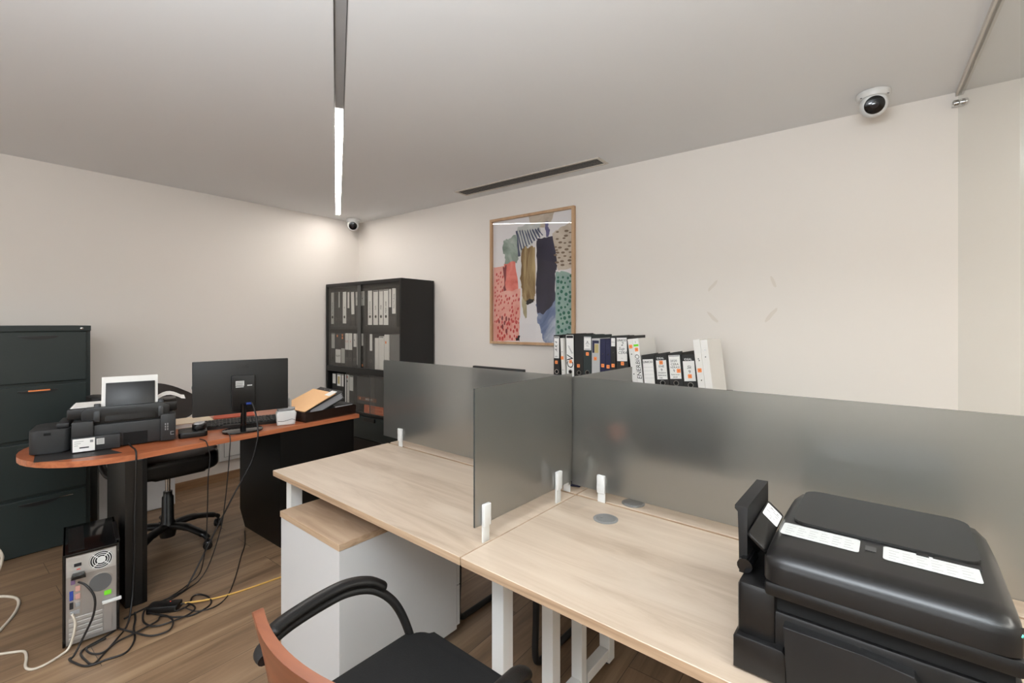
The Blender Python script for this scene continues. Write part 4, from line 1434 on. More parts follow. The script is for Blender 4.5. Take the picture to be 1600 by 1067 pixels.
# ------------------------------------------------------------------ brown desk with a rounded end
t = thing('brown_desk', 'cherry-brown desk with a rounded end and black supports along the left wall', 'desk', (-2.855, 0.32, 0), PI / 2)
DW, DL = 0.80, 1.632        # local: x along the desk (room Y), y towards the left wall
out = []
n = 20
for i in range(n + 1):
    a = -PI / 2 - PI * i / n
    out.append((0.40 + 0.40 * math.cos(a), 0.40 + 0.40 * math.sin(a)))
out = [(x, y) for x, y in out]
outline = [(DL, 0.0)] + out + [(DL, DW)]
outline = outline[::-1]
bm = NB()
prism(bm, outline, 0.722, 0.75, 0, bev=0.002, seg=1)
for f in bm.faces:
    if abs(f.normal.z) < 0.5:
        f.material_index = 1
obj('desktop', bm, [M_CHERRY, M_CHERRYE], t)
bm = NB()
prism(bm, [(0.325, 0.012), (0.39, 0.0), (0.41, 0.002), (0.41, 0.10), (0.36, 0.12), (0.325, 0.12)], 0.0, 0.7215, 0, bev=0.004)
obj('leg', bm, M_DESKBLK, t)
bm = NB()
box(bm, 0.34, 0.40, 0.125, 0.42, 0.0, 0.7215, bev=0.002)
obj('leg_panel', bm, M_DESKBLK, t)
bm = NB()
prof = [(0.025, 0.0), (0.52, 0.0), (0.60, 0.105), (0.60, 0.7215), (0.025, 0.7215)]
prism(bm, prof, 1.085, 1.605, 0, bev=0.002, M=YZ)
obj('pedestal', bm, M_DESKBLK, t, label='black pedestal under the right end')

# wall items behind it
t = thing('socket_panel', 'white socket box with a framed cover on the left wall under the brown desk', 'socket', (XL + 0.0002, 1.66, 0.175), PI / 2)
part('box', M_WPLAST, t, (0, 0.25, -0.03, 0, 0, 0.205), bev=0.004)
part('cover', M_WPLAST, t, (0.035, 0.235, -0.036, -0.0302, 0.035, 0.19), bev=0.003)
bm = NB()
for q in ((0.035, 0.235, 0.035, 0.038), (0.035, 0.235, 0.187, 0.19), (0.035, 0.038, 0.038, 0.187), (0.232, 0.235, 0.038, 0.187), (0.215, 0.232, 0.10, 0.115)):
    box(bm, q[0], q[1], -0.0372, -0.0362, q[2], q[3])
obj('cover_outline', bm, M_GINK, t)
t = thing('white_cupboard', 'low white cupboard against the left wall behind the office chair', 'cupboard', (-4.20, 0.80, 0), PI / 2)
part('body', M_WHITE, t, (0, 0.45, 0.02, 0.30, 0.0, 0.55), bev=0.002)
part('door', M_WHITE, t, (0.003, 0.447, 0.001, 0.0195, 0.01, 0.40), bev=0.002)
part('drawer', M_WHITE, t, (0.003, 0.447, 0.001, 0.0195, 0.408, 0.54), bev=0.002)

# ------------------------------------------------------------------ office chair behind the brown desk
CXc, CYc = -3.50, 1.00
t = thing('office_chair', 'black swivel office chair on casters behind the brown desk', 'chair', (CXc, CYc, 0), -PI / 2)
# faces local +y rotated towards the desk: local +y -> room +x
bm = NB()
lathe(bm, [(0.040, 0.05), (0.045, 0.075), (0.05, 0.10), (0.045, 0.13), (0.033, 0.15), (0.031, 0.30), (0.024, 0.31), (0.024, 0.335)], 20)
obj('column_sleeve', bm, M_BLACK, t, 40)
bm = NB()
lathe(bm, [(0.014, 0.32), (0.014, 0.46)], 16)
obj('gas_column', bm, M_CHROME, t, 60, label='chrome gas column')
for k in range(5):
    a = 2 * PI * k / 5 + math.radians(43)
    c, s = math.cos(a), math.sin(a)
    bm = NB()
    tube(bm, [(c * 0.03, s * 0.03, 0.115), (c * 0.13, s * 0.13, 0.122), (c * 0.24, s * 0.24, 0.098), (c * 0.29, s * 0.29, 0.078), (c * 0.302, s * 0.302, 0.066)],
         [0.026] * 8 + [0.022] * 8 + [0.017] * 9, 12, smooth=6, sx=1.15, sy=0.8, up=(0, 0, 1))
    lg = obj('base_arm', bm, M_BLACK, t, 60)
    bm = NB()
    M = Matrix.Translation((c * 0.302, s * 0.302, 0.026)) @ Matrix.Rotation(a + 0.8, 4, 'Z')
    for q in (-1, 1):
        lathe(bm, [(0.022, 0.004), (0.025, 0.007), (0.025, 0.018), (0.020, 0.022)], 20, M=M @ Matrix.Rotation(q * PI / 2, 4, 'X'))
    tube(bm, [(0, 0, -0.002), (0, 0, 0.042)], 0.007, 10, smooth=0, M=M)
    box(bm, -0.018, 0.014, -0.004, 0.004, 0.0, 0.03, M=M)
    obj('caster', bm, M_BLACK, lg, 40)
bm = NB()
prism(bm, rrect(-0.235, 0.235, -0.225, 0.235, 0.11, 8), 0.475, 0.575, 0, bev=0.032, seg=5)
for v in bm.verts:
    q = (v.co.x / 0.24) ** 2 + (v.co.y / 0.24) ** 2
    v.co.z += 0.02 * max(0, 1 - q) * (1 if v.co.z > 0.53 else -0.4) + 0.018 * (v.co.x / 0.24) ** 2 * (1 if v.co.z > .53 else 0)
obj('seat', bm, M_LEATH, t, 60)
part('seat_plate', M_BLACK, t, (-0.09, 0.09, -0.12, 0.10, 0.445, 0.473), bev=0.008)
bm = NB()
tube(bm, [(0.05, 0.05, 0.455), (0.18, 0.06, 0.45), (0.21, 0.06, 0.44)], 0.008, 8)
obj('lever', bm, M_BLACK, t, 60)
bm = NB()
nU, nV = 12, 10
g = []
for side in (0, 1):
    gg = []
    for j in range(nV + 1):
        v = j / nV
        r = []
        for i in range(nU + 1):
            u = -1 + 2 * i / nU
            half = 0.245 * (1 - 0.35 * max(0, (v - 0.45) / 0.55) ** 2.2) * (1 - 0.25 * max(0, (0.35 - v) / 0.35) ** 2)
            z = 0.70 + v * 0.29 - 0.055 * u * u * max(0, (v - 0.5) * 2) + 0.05 * u * u * max(0, (0.5 - v) * 2)
            y = -0.265 - 0.03 * v + 0.05 * u * u - (0.045 - 0.03 * abs(u) ** 3) * (1 if side else 0)
            r.append(bm.verts.new((u * half, y, z)))
        gg.append(r)
    g.append(gg)
for s in (0, 1):
    for j in range(nV):
        for i in range(nU):
            bm.faces.new((g[s][j][i], g[s][j][i + 1], g[s][j + 1][i + 1], g[s][j + 1][i]))
for j in (0, nV):
    for i in range(nU):
        bm.faces.new((g[0][j][i], g[0][j][i + 1], g[1][j][i + 1], g[1][j][i]))
for i in (0, nU):
    for j in range(nV):
        bm.faces.new((g[0][j][i], g[0][j + 1][i], g[1][j + 1][i], g[1][j][i]))
obj('backrest', bm, M_MESHGR, t, 50)
bm = NB()
tube(bm, [(0, -0.10, 0.455), (0, -0.25, 0.46), (0, -0.315, 0.53), (0, -0.325, 0.72), (0, -0.325, 0.83)], 0.016, 10, sx=2.0)
obj('back_bar', bm, M_BLACK, t, 60)
for s in (-1, 1):
    bm = NB()
    tube(bm, [(s * 0.10, 0.0, 0.462), (s * 0.25, -0.06, 0.47), (s * 0.285, -0.14, 0.52), (s * 0.292, -0.24, 0.66), (s * 0.285, -0.27, 0.912)], 0.014, 10, sx=1.6)
    a = obj('arm_support', bm, M_BLACK, t, 60)
    bm = NB()
    prism(bm, rrect(s * 0.285 - 0.04, s * 0.285 + 0.04, -0.39, -0.195, 0.038, 6), 0.913, 0.943, 0, bev=0.010, seg=3)
    obj('arm_pad', bm, M_BLACKM, t, 50)

# ------------------------------------------------------------------ things on the brown desk
ZD = 0.7502
bm = NB()
M = Matrix.Translation((-3.02, 0.40, ZD)) @ Matrix.Rotation(math.radians(74.8), 4, 'Z')
prism(bm, [(-0.055, 0.03), (0.03, 0.006), (0.262, -0.010), (0.215, 0.09), (0.20, 0.30), (-0.02, 0.30), (-0.075, 0.20)], 0, 0.0015, 0)
o = obj('desk_sheet', bm, M_DKSHEET)  # thin dark sheet covering the desktop under the printer
o.matrix_world = M
tag(o, 'thin dark sheet under the ink-tank printer on the brown desk', 'mat')

t = thing('tank_printer', 'black ink-tank printer with loaded paper, its back to the room, on the brown desk', 'printer', (-3.105, 0.485, ZD + 0.0018), math.radians(74.8))
bm = NB()
box(bm, 0.0, 0.420, 0.035, 0.335, 0.004, 0.125, bev=0.006)
box(bm, 0.004, 0.19, 0.0, 0.05, 0.003, 0.075, bev=0.004)
box(bm, 0.004, 0.085, 0.012, 0.10, 0.070, 0.150, bev=0.004)
box(bm, 0.355, 0.422, 0.020, 0.10, 0.004, 0.148, bev=0.005)
obj('body', bm, M_CHAR, t, 40)
part('power_recess', M_DARK, t, (0.20, 0.30, 0.0335, 0.0349, 0.004, 0.07))
bm = NB()
box(bm, -0.022, 0.430, 0.095, 0.335, 0.1515, 0.205, bev=0.006)
obj('scanner', bm, M_BLACK, t, 40)
part('scanner_strip', M_GPLAST, t, (0.04, 0.075, 0.0935, 0.0948, 0.186, 0.192))
bm = NB()
prism(bm, [(0.0, 0.105), (0.0, 0.19), (0.02, 0.212), (0.33, 0.212), (0.36, 0.19), (0.36, 0.105)], -0.092, -0.052, 0, bev=0.004, M=Matrix.Translation((0.035, 0, 0)) @ XZ)
obj('feed_hood', bm, M_BLACK, t, 40)
bm = NB()
M = Matrix.Translation((0.075, 0.050, 0.135)) @ Matrix.Rotation(math.radians(-14), 4, 'X')
box(bm, 0.052, 0.256, -0.005, 0.0, 0.0, 0.200, bev=0.002, M=M)
sp = obj('paper_support', bm, M_BLACK, t, 40)
bm = NB()
M2 = Matrix.Translation((0.075, 0.0565, 0.135)) @ Matrix.Rotation(math.radians(-14), 4, 'X')
box(bm, 0.035, 0.268, 0.0, 0.004, 0.0, 0.232, M=M2)
obj('paper_stack', bm, M_PAPER, t, label='white loaded paper')
for x0, x1 in ((0.008, 0.034), (0.270, 0.295)):
    bm = NB()
    box(bm, x0, x1, -0.012, 0.018, 0.0, 0.095, bev=0.003, M=M)
    obj('paper_guide', bm, M_BLACK, t, 40)
bm = NB()
prism(bm, rrect(-0.155, -0.004, 0.065, 0.30, 0.03, 5), 0.003, 0.118, 0, bev=0.006)
box(bm, -0.06, -0.012, 0.09, 0.28, 0.1185, 0.142, bev=0.006)
tk = obj('ink_tank', bm, M_CHAR, t, 40, label='ink tank box on the left')
part('tank_latch', M_DARK, tk, (-0.10, -0.075, 0.0635, 0.0648, 0.092, 0.104))
bm = NB()
box(bm, 0.010, 0.092, -0.0012, -0.0002, 0.006, 0.070, 0)
box(bm, 0.035, 0.070, -0.0016, -0.0012, 0.022, 0.028, 1)
for k in range(3):
    box(bm, 0.016, 0.030 + .01 * k, -0.0016, -0.0012, 0.036 + k * 0.010, 0.038 + k * 0.010, 2)
box(bm, 0.074, 0.086, -0.0016, -0.0012, 0.048, 0.060, 2)
obj('rating_sticker', bm, [M_PAPER, M_INK, M_GINK], t, label='white rating sticker')
bm = NB()
box(bm, 0.098, 0.128, -0.0012, -0.0002, 0.032, 0.062, 0)
for k in range(4):
    box(bm, 0.102, 0.124, -0.0016, -0.0012, 0.037 + k * 0.006, 0.039 + k * 0.006, 1)
obj('small_sticker', bm, [M_PAPERG, M_GINK], t)
bm = NB()
for k in range(3):
    box(bm, 0.374, 0.379, 0.0185, 0.0198, 0.062 + k * 0.014, 0.072 + k * 0.014)
    box(bm, 0.384, 0.389, 0.0185, 0.0198, 0.062 + k * 0.014, 0.072 + k * 0.014)
box(bm, 0.398, 0.414, 0.0185, 0.0198, 0.034, 0.037)
box(bm, 0.398, 0.401, 0.0185, 0.0198, 0.037, 0.05)
box(bm, 0.398, 0.414, 0.0185, 0.0198, 0.050, 0.053)
obj('port_marks', bm, M_GINK, t)
# papers lying on top of the printer
bm = NB()
M = Matrix.Translation((-3.105, 0.485, ZD + 0.0018)) @ Matrix.Rotation(math.radians(74.8), 4, 'Z')
box(bm, -0.012, 0.11, 0.12, 0.33, 0.2062, 0.209, M=None)
o = obj('paper_sheets', bm, M_PAPER)
o.matrix_world = M
tag(o, 'white sheets lying on the left of the ink-tank printer lid', 'paper')
bm = NB()
pr = []
for i in range(9):
    u = i / 8
    pr.append((0.33 + 0.14 * u, 0.2075 + 0.032 * math.sin(PI * min(1, u * 1.1)) * (1 - 0.2 * u) + 0.002))
a = [(x, z) for x, z in pr] + [(x, z - 0.0015) for x, z in pr[::-1]]
prism(bm, a, -0.32, -0.15, 0, M=XZ)
o = obj('curled_sheet', bm, M_PAPER)
o.matrix_world = M
tag(o, 'curling white sheet at the right of the ink-tank printer lid', 'paper')

# monitor, its back to the room
monitor((-2.965, 1.222, ZD), math.radians(76.5), 'black monitor with its back to the room on the brown desk', 0.50, 0.315, 1.018 - ZD, 0, True)

# keyboard
t = thing('keyboard', 'black keyboard behind the monitor on the brown desk', 'keyboard', (-3.12, 1.19, ZD + 0.003), math.radians(70), rot=None)
bm = NB()
prism(bm, [(-0.08, 0.0), (-0.08, 0.018), (0.078, 0.030), (0.08, 0.0)], -0.215, 0.195, 0, bev=0.003, M=YZ)
obj('case', bm, M_BLACK, t, 40)
bm = NB()
for r in range(6):
    for k in range(20):
        if r == 0 and 5 <= k <= 9:
            continue
        x = -0.207 + k * 0.0199
        y = -0.068 + r * 0.023
        z = 0.019 + (y + 0.08) * 0.075
        box(bm, x, x + 0.016, y, y + 0.018, z, z + 0.006)
obj('keys', bm, M_CHAR, t)
t = thing('computer_mouse', 'silver and black mouse left of the monitor on the brown desk', 'mouse', (-3.085, 1.035, ZD + 0.031), math.radians(60))
bm = NB()
prism(bm, rrect(-0.031, 0.031, -0.052, 0.052, 0.028, 6), 0.0, 0.030, 0, bev=0.010, seg=3)
obj('shell', bm, M_BLACK, t, 60)
bm = NB()
prism(bm, rrect(-0.024, 0.024, -0.044, 0.040, 0.022, 6), 0.0302, 0.035, 0, bev=0.002, seg=2)
obj('silver_top', bm, mat('silver_plastic', (190, 190, 192), 0.35, 0.3), t, 60)
t = thing('mouse_tray', 'flat black rest under the mouse at the left end of the keyboard', 'mouse rest', (-3.086, 1.002, ZD), math.radians(74))
bm = NB()
prism(bm, rrect(-0.068, 0.068, -0.080, 0.080, 0.02, 4), 0.0, 0.030, 0, bev=0.004)
obj('pad', bm, M_BLACK, t, 40)
bpy.data.objects['keyboard'].location = (-3.150, 1.300, ZD)

# folders behind the keyboard
for k, (x, y, z, rz, c, ds) in enumerate(((-3.385, 1.34, 0, 1.25, (190, 84, 56), 'red folder lying flat behind the keyboard and the monitor'), (-3.41, 1.09, 0, 1.40, (226, 208, 182), 'cream folder lying behind the mouse, left of the red folder'))):
    t = thing('paper_folder', ds, 'folder', (x, y, ZD), rz, 'folders behind the keyboard')
    part('cover', mat('folder_%s' % ('red' if k == 0 else 'cream'), c, 0.7), t, (-0.115, 0.115, -0.105, 0.105, 0.0, 0.0035), (-0.115, 0.115, -0.105, 0.105, 0.0255, 0.029))
    part('sheets', M_PAPER, t, (-0.11, 0.112, -0.10, 0.103, 0.0036, 0.0254))

# cordless phone and its base
t = thing('phone_charger', 'small white rounded phone charger beside the monitor on the brown desk', 'phone charger', (-2.945, 1.473, ZD), math.radians(68))
bm = NB()
prism(bm, [(-0.052, 0.0), (0.050, 0.0), (0.058, 0.075), (0.045, 0.09), (-0.045, 0.09), (-0.058, 0.075)], -0.045, 0.045, 0, bev=0.010, seg=4, M=XZ)
obj('body', bm, M_WPLAST, t, 60)
bm = NB()
prism(bm, rrect(-0.052, 0.052, -0.040, 0.040, 0.03, 6), 0.0905, 0.104, 0, bev=0.005, seg=3)
obj('cap', bm, M_GPLAST, t, 60)
bm = NB()
tube(bm, [(-0.05, -0.0458, 0.03), (-0.02, -0.0458, 0.026), (0.0, -0.0458, 0.03), (0.03, -0.0458, 0.036), (0.05, -0.0458, 0.028)], 0.0012, 6)
obj('wire', bm, M_INK, t)
t = thing('phone_handset', 'grey and white upright handset behind the white phone charger', 'phone', (-3.046, 1.508, ZD), math.radians(68))
bm = NB()
prism(bm, rrect(-0.030, 0.030, -0.02, 0.02, 0.012, 4), 0.0, 0.185, 0, bev=0.005, seg=3)
obj('handset', bm, mat('pale_grey_plastic', (188, 188, 192), 0.4), t, 50)
part('handset_back', M_WPLAST, t, (0.0305, 0.046, -0.016, 0.018, 0.02, 0.15), bev=0.004)

# brown letter tray with a binder and a manila envelope in it
t = thing('letter_tray', 'smoked brown plastic letter tray at the right end of the brown desk', 'letter tray', (-2.875, 1.565, ZD), math.radians(93))
TL, TD, TH = 0.385, 0.27, 0.062
bm = NB()
prism(bm, [(0.0, 0.0), (TL, 0.0), (TL + .004, TH - .004), (TL - 0.02, TH + 0.004), (0.0, TH)], 0, 0.004, 0, M=Matrix.Translation((0, 0.004, 0)) @ XZ)
box(bm, 0.0, TL, 0.004, TD, 0.0, 0.004)
box(bm, 0.0, 0.004, 0.004, TD, 0.0041, TH)
box(bm, TL - 0.004, TL, 0.004, TD, 0.0041, TH)
box(bm, 0.004, TL - 0.004, TD - 0.004, TD, 0.0041, TH)
obj('tray', bm, M_TRAY, t)
bm = NB()
for x in (0.06, 0.20, 0.33):
    box(bm, x, x + 0.018, -0.0018, -0.0002, 0.002, TH - 0.006)
obj('rib', bm, M_TRAY, t)
# local frame of the tilted pile: leaning on the tray's far wall
PM = (-2.905, 1.620, 0.768)
prot = (math.radians(3), math.radians(-20), math.radians(94))
t = thing('file_case', 'black file case in the brown letter tray, propping up the tilted lever file', 'file', (-2.885, 1.785, ZD + 0.0043), math.radians(93))
part('case', M_BIND, t, (0.0, 0.145, 0.01, 0.225, 0.0, 0.072), bev=0.002)
bm = NB()
box(bm, 0.004, 0.141, 0.006, 0.0098, 0.006, 0.066)
obj('pages', bm, mat('grey_pages', (168, 168, 172), 0.7), t)
t = thing('lever_file', 'black lever file lying tilted in the brown letter tray under the envelope', 'binder', PM, rot=prot)
bm = NB()
box(bm, 0.0, 0.28, 0.0, 0.255, 0.0, 0.003)
box(bm, 0.0, 0.28, 0.0, 0.255, 0.052, 0.055)
box(bm, 0.0, 0.28, 0.252, 0.255, 0.003, 0.052)
obj('cover', bm, M_BIND, t)
bm = NB()
for k in range(9):
    box(bm, 0.012 + 0.002 * (k % 3), 0.262 + 0.006 * ((k * 5) % 3), 0.008, 0.245, 0.006 + k * 0.0048, 0.0102 + k * 0.0048)
obj('pages', bm, mat('grey_pages', (168, 168, 172), 0.7), t)
bm = NB()
for y in (0.12, 0.18):
    bm = NB()
    lathe(bm, [(0.004, 0.0552), (0.004, 0.0562), (0.002, 0.0566)], 10, M=Matrix.Translation((0.262, y, 0)))
    obj('rivet', bm, M_CHROME, t)
t = thing('manila_envelope', 'orange manila envelope on top of the tilted black lever file', 'envelope', PM, rot=prot)
bm = NB()
box(bm, -0.03, 0.235, 0.02, 0.275, 0.0557, 0.0605, 0)
box(bm, -0.03, 0.225, 0.000, 0.12, 0.0610, 0.066, 0, M=Matrix.Rotation(0.06, 4, 'Z'))
obj('envelope', bm, M_MANILA, t)
bm = NB()
box(bm, 0.18, 0.245, 0.015, 0.07, 0.0665, 0.0685, 0)
obj('sheet_corner', bm, M_PAPER, t)

# ------------------------------------------------------------------ tower computer on the floor
t = thing('tower_computer', 'black tower computer on the floor, its grey rear panel facing the room', 'computer', (-2.710, 0.400, 0.0), math.radians(81))
TW, TDp, TTH = 0.186, 0.385, 0.405
bm = NB()
box(bm, 0.0, 0.010, 0.0, TDp, 0.012, TTH, bev=0.002)
box(bm, TW - 0.010, TW, 0.0, TDp, 0.012, TTH, bev=0.002)
box(bm, 0.0, TW, 0.0, TDp, TTH - 0.012, TTH, bev=0.003)
box(bm, 0.010, TW - 0.010, 0.012, TDp, 0.012, TTH - 0.012)
obj('case', bm, M_BLACKG, t, 40)
bm = NB()
box(bm, TW - 0.012, TW + 0.004, 0.04, 0.30, TTH - 0.012, TTH + 0.003, bev=0.003)
box(bm, 0.018, 0.07, 0.03, 0.34, TTH + 0.0002, TTH + 0.002)
obj('top_trim', bm, M_BLACK, t, 40)
for q in ((0.02, 0.03), (TW - 0.05, 0.03), (0.02, TDp - 0.06), (TW - 0.05, TDp - 0.06)):
    part('foot', M_BLACK, t, (q[0], q[0] + 0.03, q[1], q[1] + 0.03, 0.0, 0.0118))
bm = NB()
box(bm, 0.011, TW - 0.011, 0.004, 0.011, 0.014, TTH - 0.014)
rp_ = obj('rear_panel', bm, M_GALV, t, label='galvanised rear panel')
Y0 = 0.0039
bm = NB()
box(bm, 0.012, TW - 0.012, Y0 - 0.0012, Y0, 0.305, TTH - 0.018, bev=0.0005)
obj('power_supply', bm, mat('psu_steel', (196, 195, 192), 0.4, 0.6), rp_)


def yz(x, z, y):
    return Matrix(((1, 0, 0, x), (0, 0, -1, y), (0, 1, 0, z), (0, 0, 0, 1)))


bm = NB()
fx, fz = 0.124, 0.348
disc(bm, 0, 0, 0, 0.040, 32, 0, M=yz(fx, fz, Y0 - 0.0014), h=0.0006)
obj('fan_opening', bm, M_DARK, rp_)
bm = NB()
for r in (0.039, 0.031, 0.0235):
    disc(bm, 0, 0, 0.0008, r, 32, 0, M=yz(fx, fz, Y0 - 0.0014), r0=r - 0.0028, h=0.0014)
disc(bm, 0, 0, 0.0008, 0.015, 24, 0, M=yz(fx, fz, Y0 - 0.0014), h=0.0014)
for k in range(4):
    a = PI / 4 + k * PI / 2
    box(bm, 0.012, 0.041, -0.0018, 0.0018, 0.0006, 0.0016, M=yz(fx, fz, Y0 - 0.0014) @ Matrix.Rotation(a, 4, 'Z'))
obj('fan_grille', bm, M_WINK, rp_)
bm = NB()
disc(bm, 0, 0, 0, 0.0415, 32, 0, M=yz(0.122, 0.248, Y0), r0=0.0385, h=0.002)
obj('rear_fan_rim', bm, M_GALV, rp_)
bm = NB()
disc(bm, 0, 0, 0, 0.0380, 32, 0, M=yz(0.122, 0.248, Y0), h=0.0012)
obj('rear_fan_mesh', bm, mat('mesh_grey', (92, 92, 92), 0.6), rp_)
part('power_switch', M_INK, rp_, (0.036, 0.060, Y0 - 0.004, Y0 - 0.0014, 0.345, 0.359), bev=0.001)
part('voltage_mark', M_RED, rp_, (0.044, 0.056, Y0 - 0.002, Y0 - 0.0014, 0.330, 0.334))
part('io_shield', mat('io_shield_steel', (176, 170, 166), 0.35, 0.6), rp_, (0.018, 0.062, Y0 - 0.0015, Y0, 0.135, 0.30))
for k, (x0, x1, z0, z1, mm) in enumerate(((0.026, 0.040, 0.272, 0.29, mat('ps2_violet', (120, 96, 130), 0.5)), (0.022, 0.034, 0.205, 0.245, M_BLUE), (0.022, 0.034, 0.168, 0.196, M_INK), (0.040, 0.056, 0.238, 0.262, mat('port_pink', (196, 150, 140), 0.5)),
                                    (0.040, 0.056, 0.205, 0.228, mat('port_pink2', (196, 150, 140), 0.5)), (0.040, 0.056, 0.172, 0.19, M_GINK), (0.024, 0.054, 0.142, 0.158, M_GINK))):
    part('port', mm, rp_, (x0, x1, Y0 - 0.006, Y0 - 0.0017, z0, z1), bev=0.001)
bm = NB()
box(bm, 0.134, 0.158, Y0 - 0.0008, Y0 - 0.0001, 0.183, 0.203)
obj('green_sticker', bm, M_GREEN, rp_, label='bright green sticker')
for k in range(5):
    z = 0.030 + k * 0.0205
    part('slot_cover', mat('slot_steel', (206, 205, 203), 0.3, 0.7), rp_, (0.020, 0.128, Y0 - 0.003, Y0 - 0.0002, z, z + 0.0135), bev=0.001)
part('expansion_frame', mat('io_shield_steel', (176, 170, 166), 0.35, 0.6), rp_, (0.132, 0.160, Y0 - 0.002, Y0 - 0.0002, 0.026, 0.150), bev=0.001)
part('network_plug', M_WINK, rp_, (0.126, TW + 0.006, Y0 - 0.02, Y0 - 0.004, 0.152, 0.163), bev=0.002)

# ------------------------------------------------------------------ cables
RZ = 0.0045


def cable(name, pts, r, m, label, group=None, n=8):
    bm = NB()
    tube(bm, pts, r, n, smooth=6)
    o = obj(name, bm, m)
    tag(o, label, 'cable', group)
    return o


GC = 'black cables on the floor by the tower computer'
t97 = math.radians(81)


def tower(x, y, z):
    return (-2.710 + x * math.cos(t97) - y * math.sin(t97), 0.400 + x * math.sin(t97) + y * math.cos(t97), z)


o = cable('power_cable', [tower(0.05, -0.036, 0.292), tower(0.075, -0.065, 0.278), tower(0.100, -0.085, 0.225), tower(0.095, -0.085, 0.15), tower(0.06, -0.08, 0.06), tower(0.035, -0.09, 0.012),
                          (-2.620, 0.408, RZ), (-2.577, 0.415, RZ), (-2.508, 0.444, RZ), (-2.492, 0.503, RZ), (-2.481, 0.560, RZ), (-2.549, 0.606, RZ), (-2.653, 0.628, RZ), (-2.72, 0.650, RZ), (-2.79, 0.665, RZ)], 0.0042, M_CBLK,
          'black power cable looping from the rear of the tower computer', GC)
bm = NB()
prism(bm, [(-0.024, 0.004), (0.024, 0.004), (0.018, 0.022), (-0.018, 0.022)], -0.0, 0.034, 0, bev=0.003, M=Matrix.Translation(tower(0.050, 0.0012, 0.298)) @ Matrix.Rotation(t97, 4, 'Z') @ XZ)
pl = obj('plug', bm, M_BLACK, o)
cable('printer_cable', [(-3.00, 0.690, 0.778), (-2.93, 0.688, 0.772), (-2.862, 0.684, 0.770), (-2.840, 0.682, 0.74), (-2.838, 0.680, 0.596), (-2.834, 0.675, 0.409), (-2.810, 0.665, 0.22), (-2.765, 0.648, 0.08), (-2.70, 0.615, 0.006),
                        (-2.62, 0.560, RZ), (-2.581, 0.530, RZ), (-2.505, 0.464, RZ), (-2.557, 0.447, RZ), (-2.626, 0.444, RZ), (-2.657, 0.470, RZ), (-2.674, 0.518, RZ), (-2.70, 0.573, RZ)], 0.004, M_CBLK,
      'black cable dropping from the ink-tank printer past the desk leg', GC)
cable('looped_cable', [(-2.628, 0.785, 0.012), (-2.640, 0.838, 0.010), (-2.704, 0.876, 0.010), (-2.698, 0.908, 0.010), (-2.628, 0.925, 0.010), (-2.57, 0.908, RZ), (-2.546, 0.828, RZ), (-2.593, 0.768, 0.006), (-2.640, 0.728, 0.012), (-2.611, 0.701, 0.012),
                       (-2.590, 0.615, 0.012), (-2.581, 0.555, 0.012), (-2.545, 0.50, 0.012), (-2.575, 0.470, 0.011), (-2.63, 0.462, 0.011), (-2.640, 0.49, 0.011), (-2.650, 0.53, 0.011)], 0.004, M_CBLK,
      'black cable coiled in front of the adapter block', GC)
cable('looped_cable', [(-2.770, 0.700, 0.012), (-2.727, 0.680, 0.006), (-2.642, 0.665, 0.012), (-2.572, 0.690, 0.012), (-2.553, 0.757, 0.012), (-2.556, 0.818, 0.012), (-2.59, 0.85, 0.012), (-2.65, 0.84, 0.016), (-2.668, 0.812, 0.018)], 0.004, M_CBLK,
      'black cable curving round the front of the adapter block', GC)
cable('looped_cable', [(-2.690, 0.582, 0.012), (-2.583, 0.614, 0.019), (-2.51, 0.656, 0.012), (-2.490, 0.714, 0.012), (-2.536, 0.745, 0.018), (-2.60, 0.742, 0.02), (-2.66, 0.715, 0.02), (-2.705, 0.695, 0.019)], 0.004, M_CBLK,
      'black cable loop nearest the white pedestal', GC)
GD = 'thin black cables hanging from the brown desk'
cable('hanging_cable', [(-2.93, 0.985, 0.7535), (-2.868, 0.988, 0.7545), (-2.843, 0.992, 0.735), (-2.838, 1.003, 0.66), (-2.838, 0.994, 0.56), (-2.84, 0.991, 0.386), (-2.845, 0.985, 0.20), (-2.86, 0.965, 0.05), (-2.87, 0.92, 0.007), (-2.83, 0.860, RZ), (-2.800, 0.800, RZ)], 0.0028, M_CBLK,
      'thin cable hanging below the mouse end of the brown desk', GD)
cable('hanging_cable', [(-2.93, 1.118, 0.7635), (-2.868, 1.110, 0.7645), (-2.843, 1.106, 0.735), (-2.838, 1.099, 0.643), (-2.84, 1.092, 0.537), (-2.84, 1.079, 0.404), (-2.85, 1.06, 0.25), (-2.86, 1.01, 0.08), (-2.855, 0.96, 0.010), (-2.82, 0.896, RZ), (-2.785, 0.83, RZ), (-2.775, 0.79, RZ)], 0.0028, M_CBLK,
      'thin cable hanging below the middle of the keyboard', GD)
cable('monitor_cable', [(-2.900, 1.245, 0.925), (-2.885, 1.250, 0.90), (-2.868, 1.258, 0.84), (-2.845, 1.256, 0.77), (-2.838, 1.251, 0.713), (-2.838, 1.222, 0.60), (-2.84, 1.180, 0.52), (-2.85, 1.11, 0.39), (-2.86, 1.04, 0.25), (-2.85, 0.97, 0.13), (-2.83, 0.91, 0.04), (-2.80, 0.86, 0.010), (-2.79, 0.70, RZ), (-2.770, 0.62, RZ)], 0.0042, M_CBLK,
      'thick black cable falling from the blue plug of the monitor', GD)
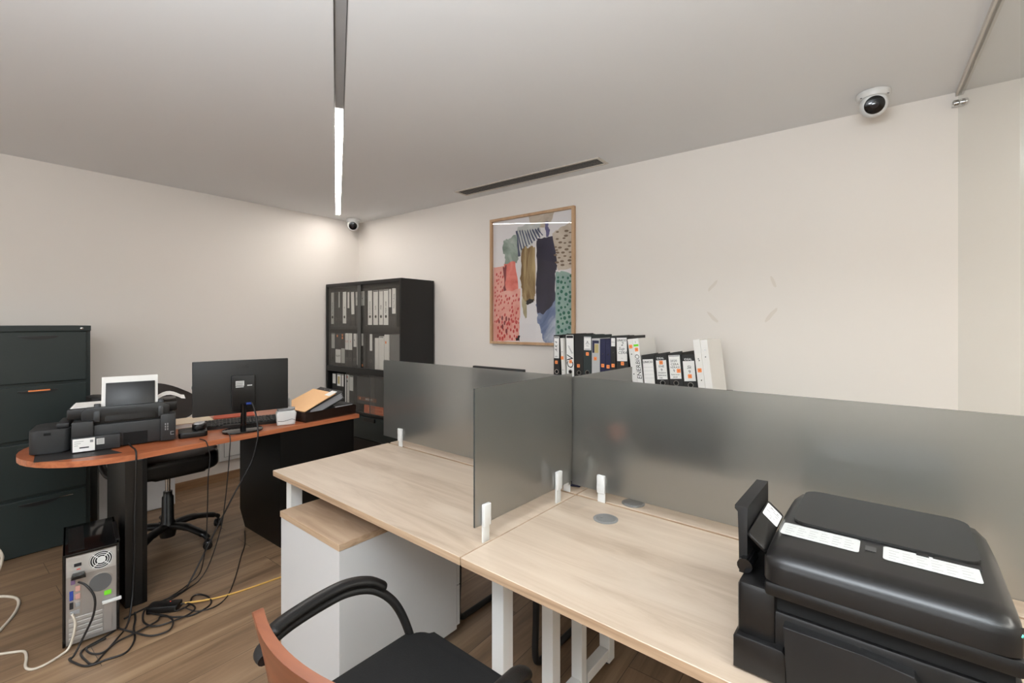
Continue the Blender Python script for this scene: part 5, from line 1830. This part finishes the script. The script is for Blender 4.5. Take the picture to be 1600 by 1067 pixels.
cable('floor_cable', [(-3.30, 1.372, RZ), (-3.10, 1.29, RZ), (-2.959, 1.210, RZ), (-2.731, 1.087, RZ), (-2.575, 0.985, RZ), (-2.534, 0.91, RZ), (-2.56, 0.845, 0.008), (-2.615, 0.815, 0.02)], 0.0028, M_CBLK,
      'thin black cable running out from under the black desk pedestal', GD)
cable('yellow_cable', [(-2.42, 1.75, RZ), (-2.49, 1.50, RZ), (-2.528, 1.30, RZ), (-2.550, 1.183, RZ), (-2.575, 1.05, RZ), (-2.605, 0.945, 0.007), (-2.640, 0.860, 0.016), (-2.668, 0.8225, 0.017)], 0.0045, M_YEL,
      'yellow extension cable running along the floor to the adapter block')
t = thing('adapter_block', 'black rectangular adapter block on the floor at the end of the yellow cable', 'power adapter', (-2.708, 0.760, 0.0), math.radians(47))
bm = NB()
prism(bm, rrect(-0.068, 0.068, -0.030, 0.030, 0.008, 4), 0.0, 0.032, 0, bev=0.004)
obj('housing', bm, M_BLACK, t, 40)
bm = NB()
lathe(bm, [(0.003, 0.0322), (0.003, 0.0345)], 10, M=Matrix.Translation((0.02, 0.012, 0)))
obj('indicator_light', bm, M_RED, t)
GW = 'white cables on the floor at the left'
cable('white_cable', [(-3.60, 0.20, RZ), (-3.768, 0.281, RZ), (-3.79, 0.300, 0.02), (-3.80, 0.318, 0.08), (-3.80, 0.318, 0.11), (-3.82, 0.300, 0.15), (-3.84, 0.26, 0.17)], 0.008, M_CWHT,
      'white cable loop standing up at the left edge by the filing cabinet', GW)
cable('white_cable', [(-3.62, 0.22, RZ), (-3.53, 0.263, RZ), (-3.473, 0.307, RZ), (-3.407, 0.336, RZ), (-3.323, 0.334, RZ), (-3.221, 0.305, RZ), (-3.113, 0.255, RZ), (-3.02, 0.20, RZ)], 0.0065, M_CWHT,
      'white cable bent round on the bare floor left of the tower computer', GW)
cable('white_cable', [(-3.00, 0.15, RZ), (-2.911, 0.217, RZ), (-2.87, 0.263, RZ), (-2.833, 0.300, RZ), (-2.771, 0.301, RZ), (-2.701, 0.291, RZ), (-2.660, 0.305, RZ), (-2.655, 0.341, RZ), (-2.680, 0.392, RZ), (-2.690, 0.42, 0.02), tower(0.04, -0.012, 0.10), tower(0.03, -0.008, 0.15)], 0.005, M_CWHT,
      'white cable kinked on the floor and running into the tower computer', GW)
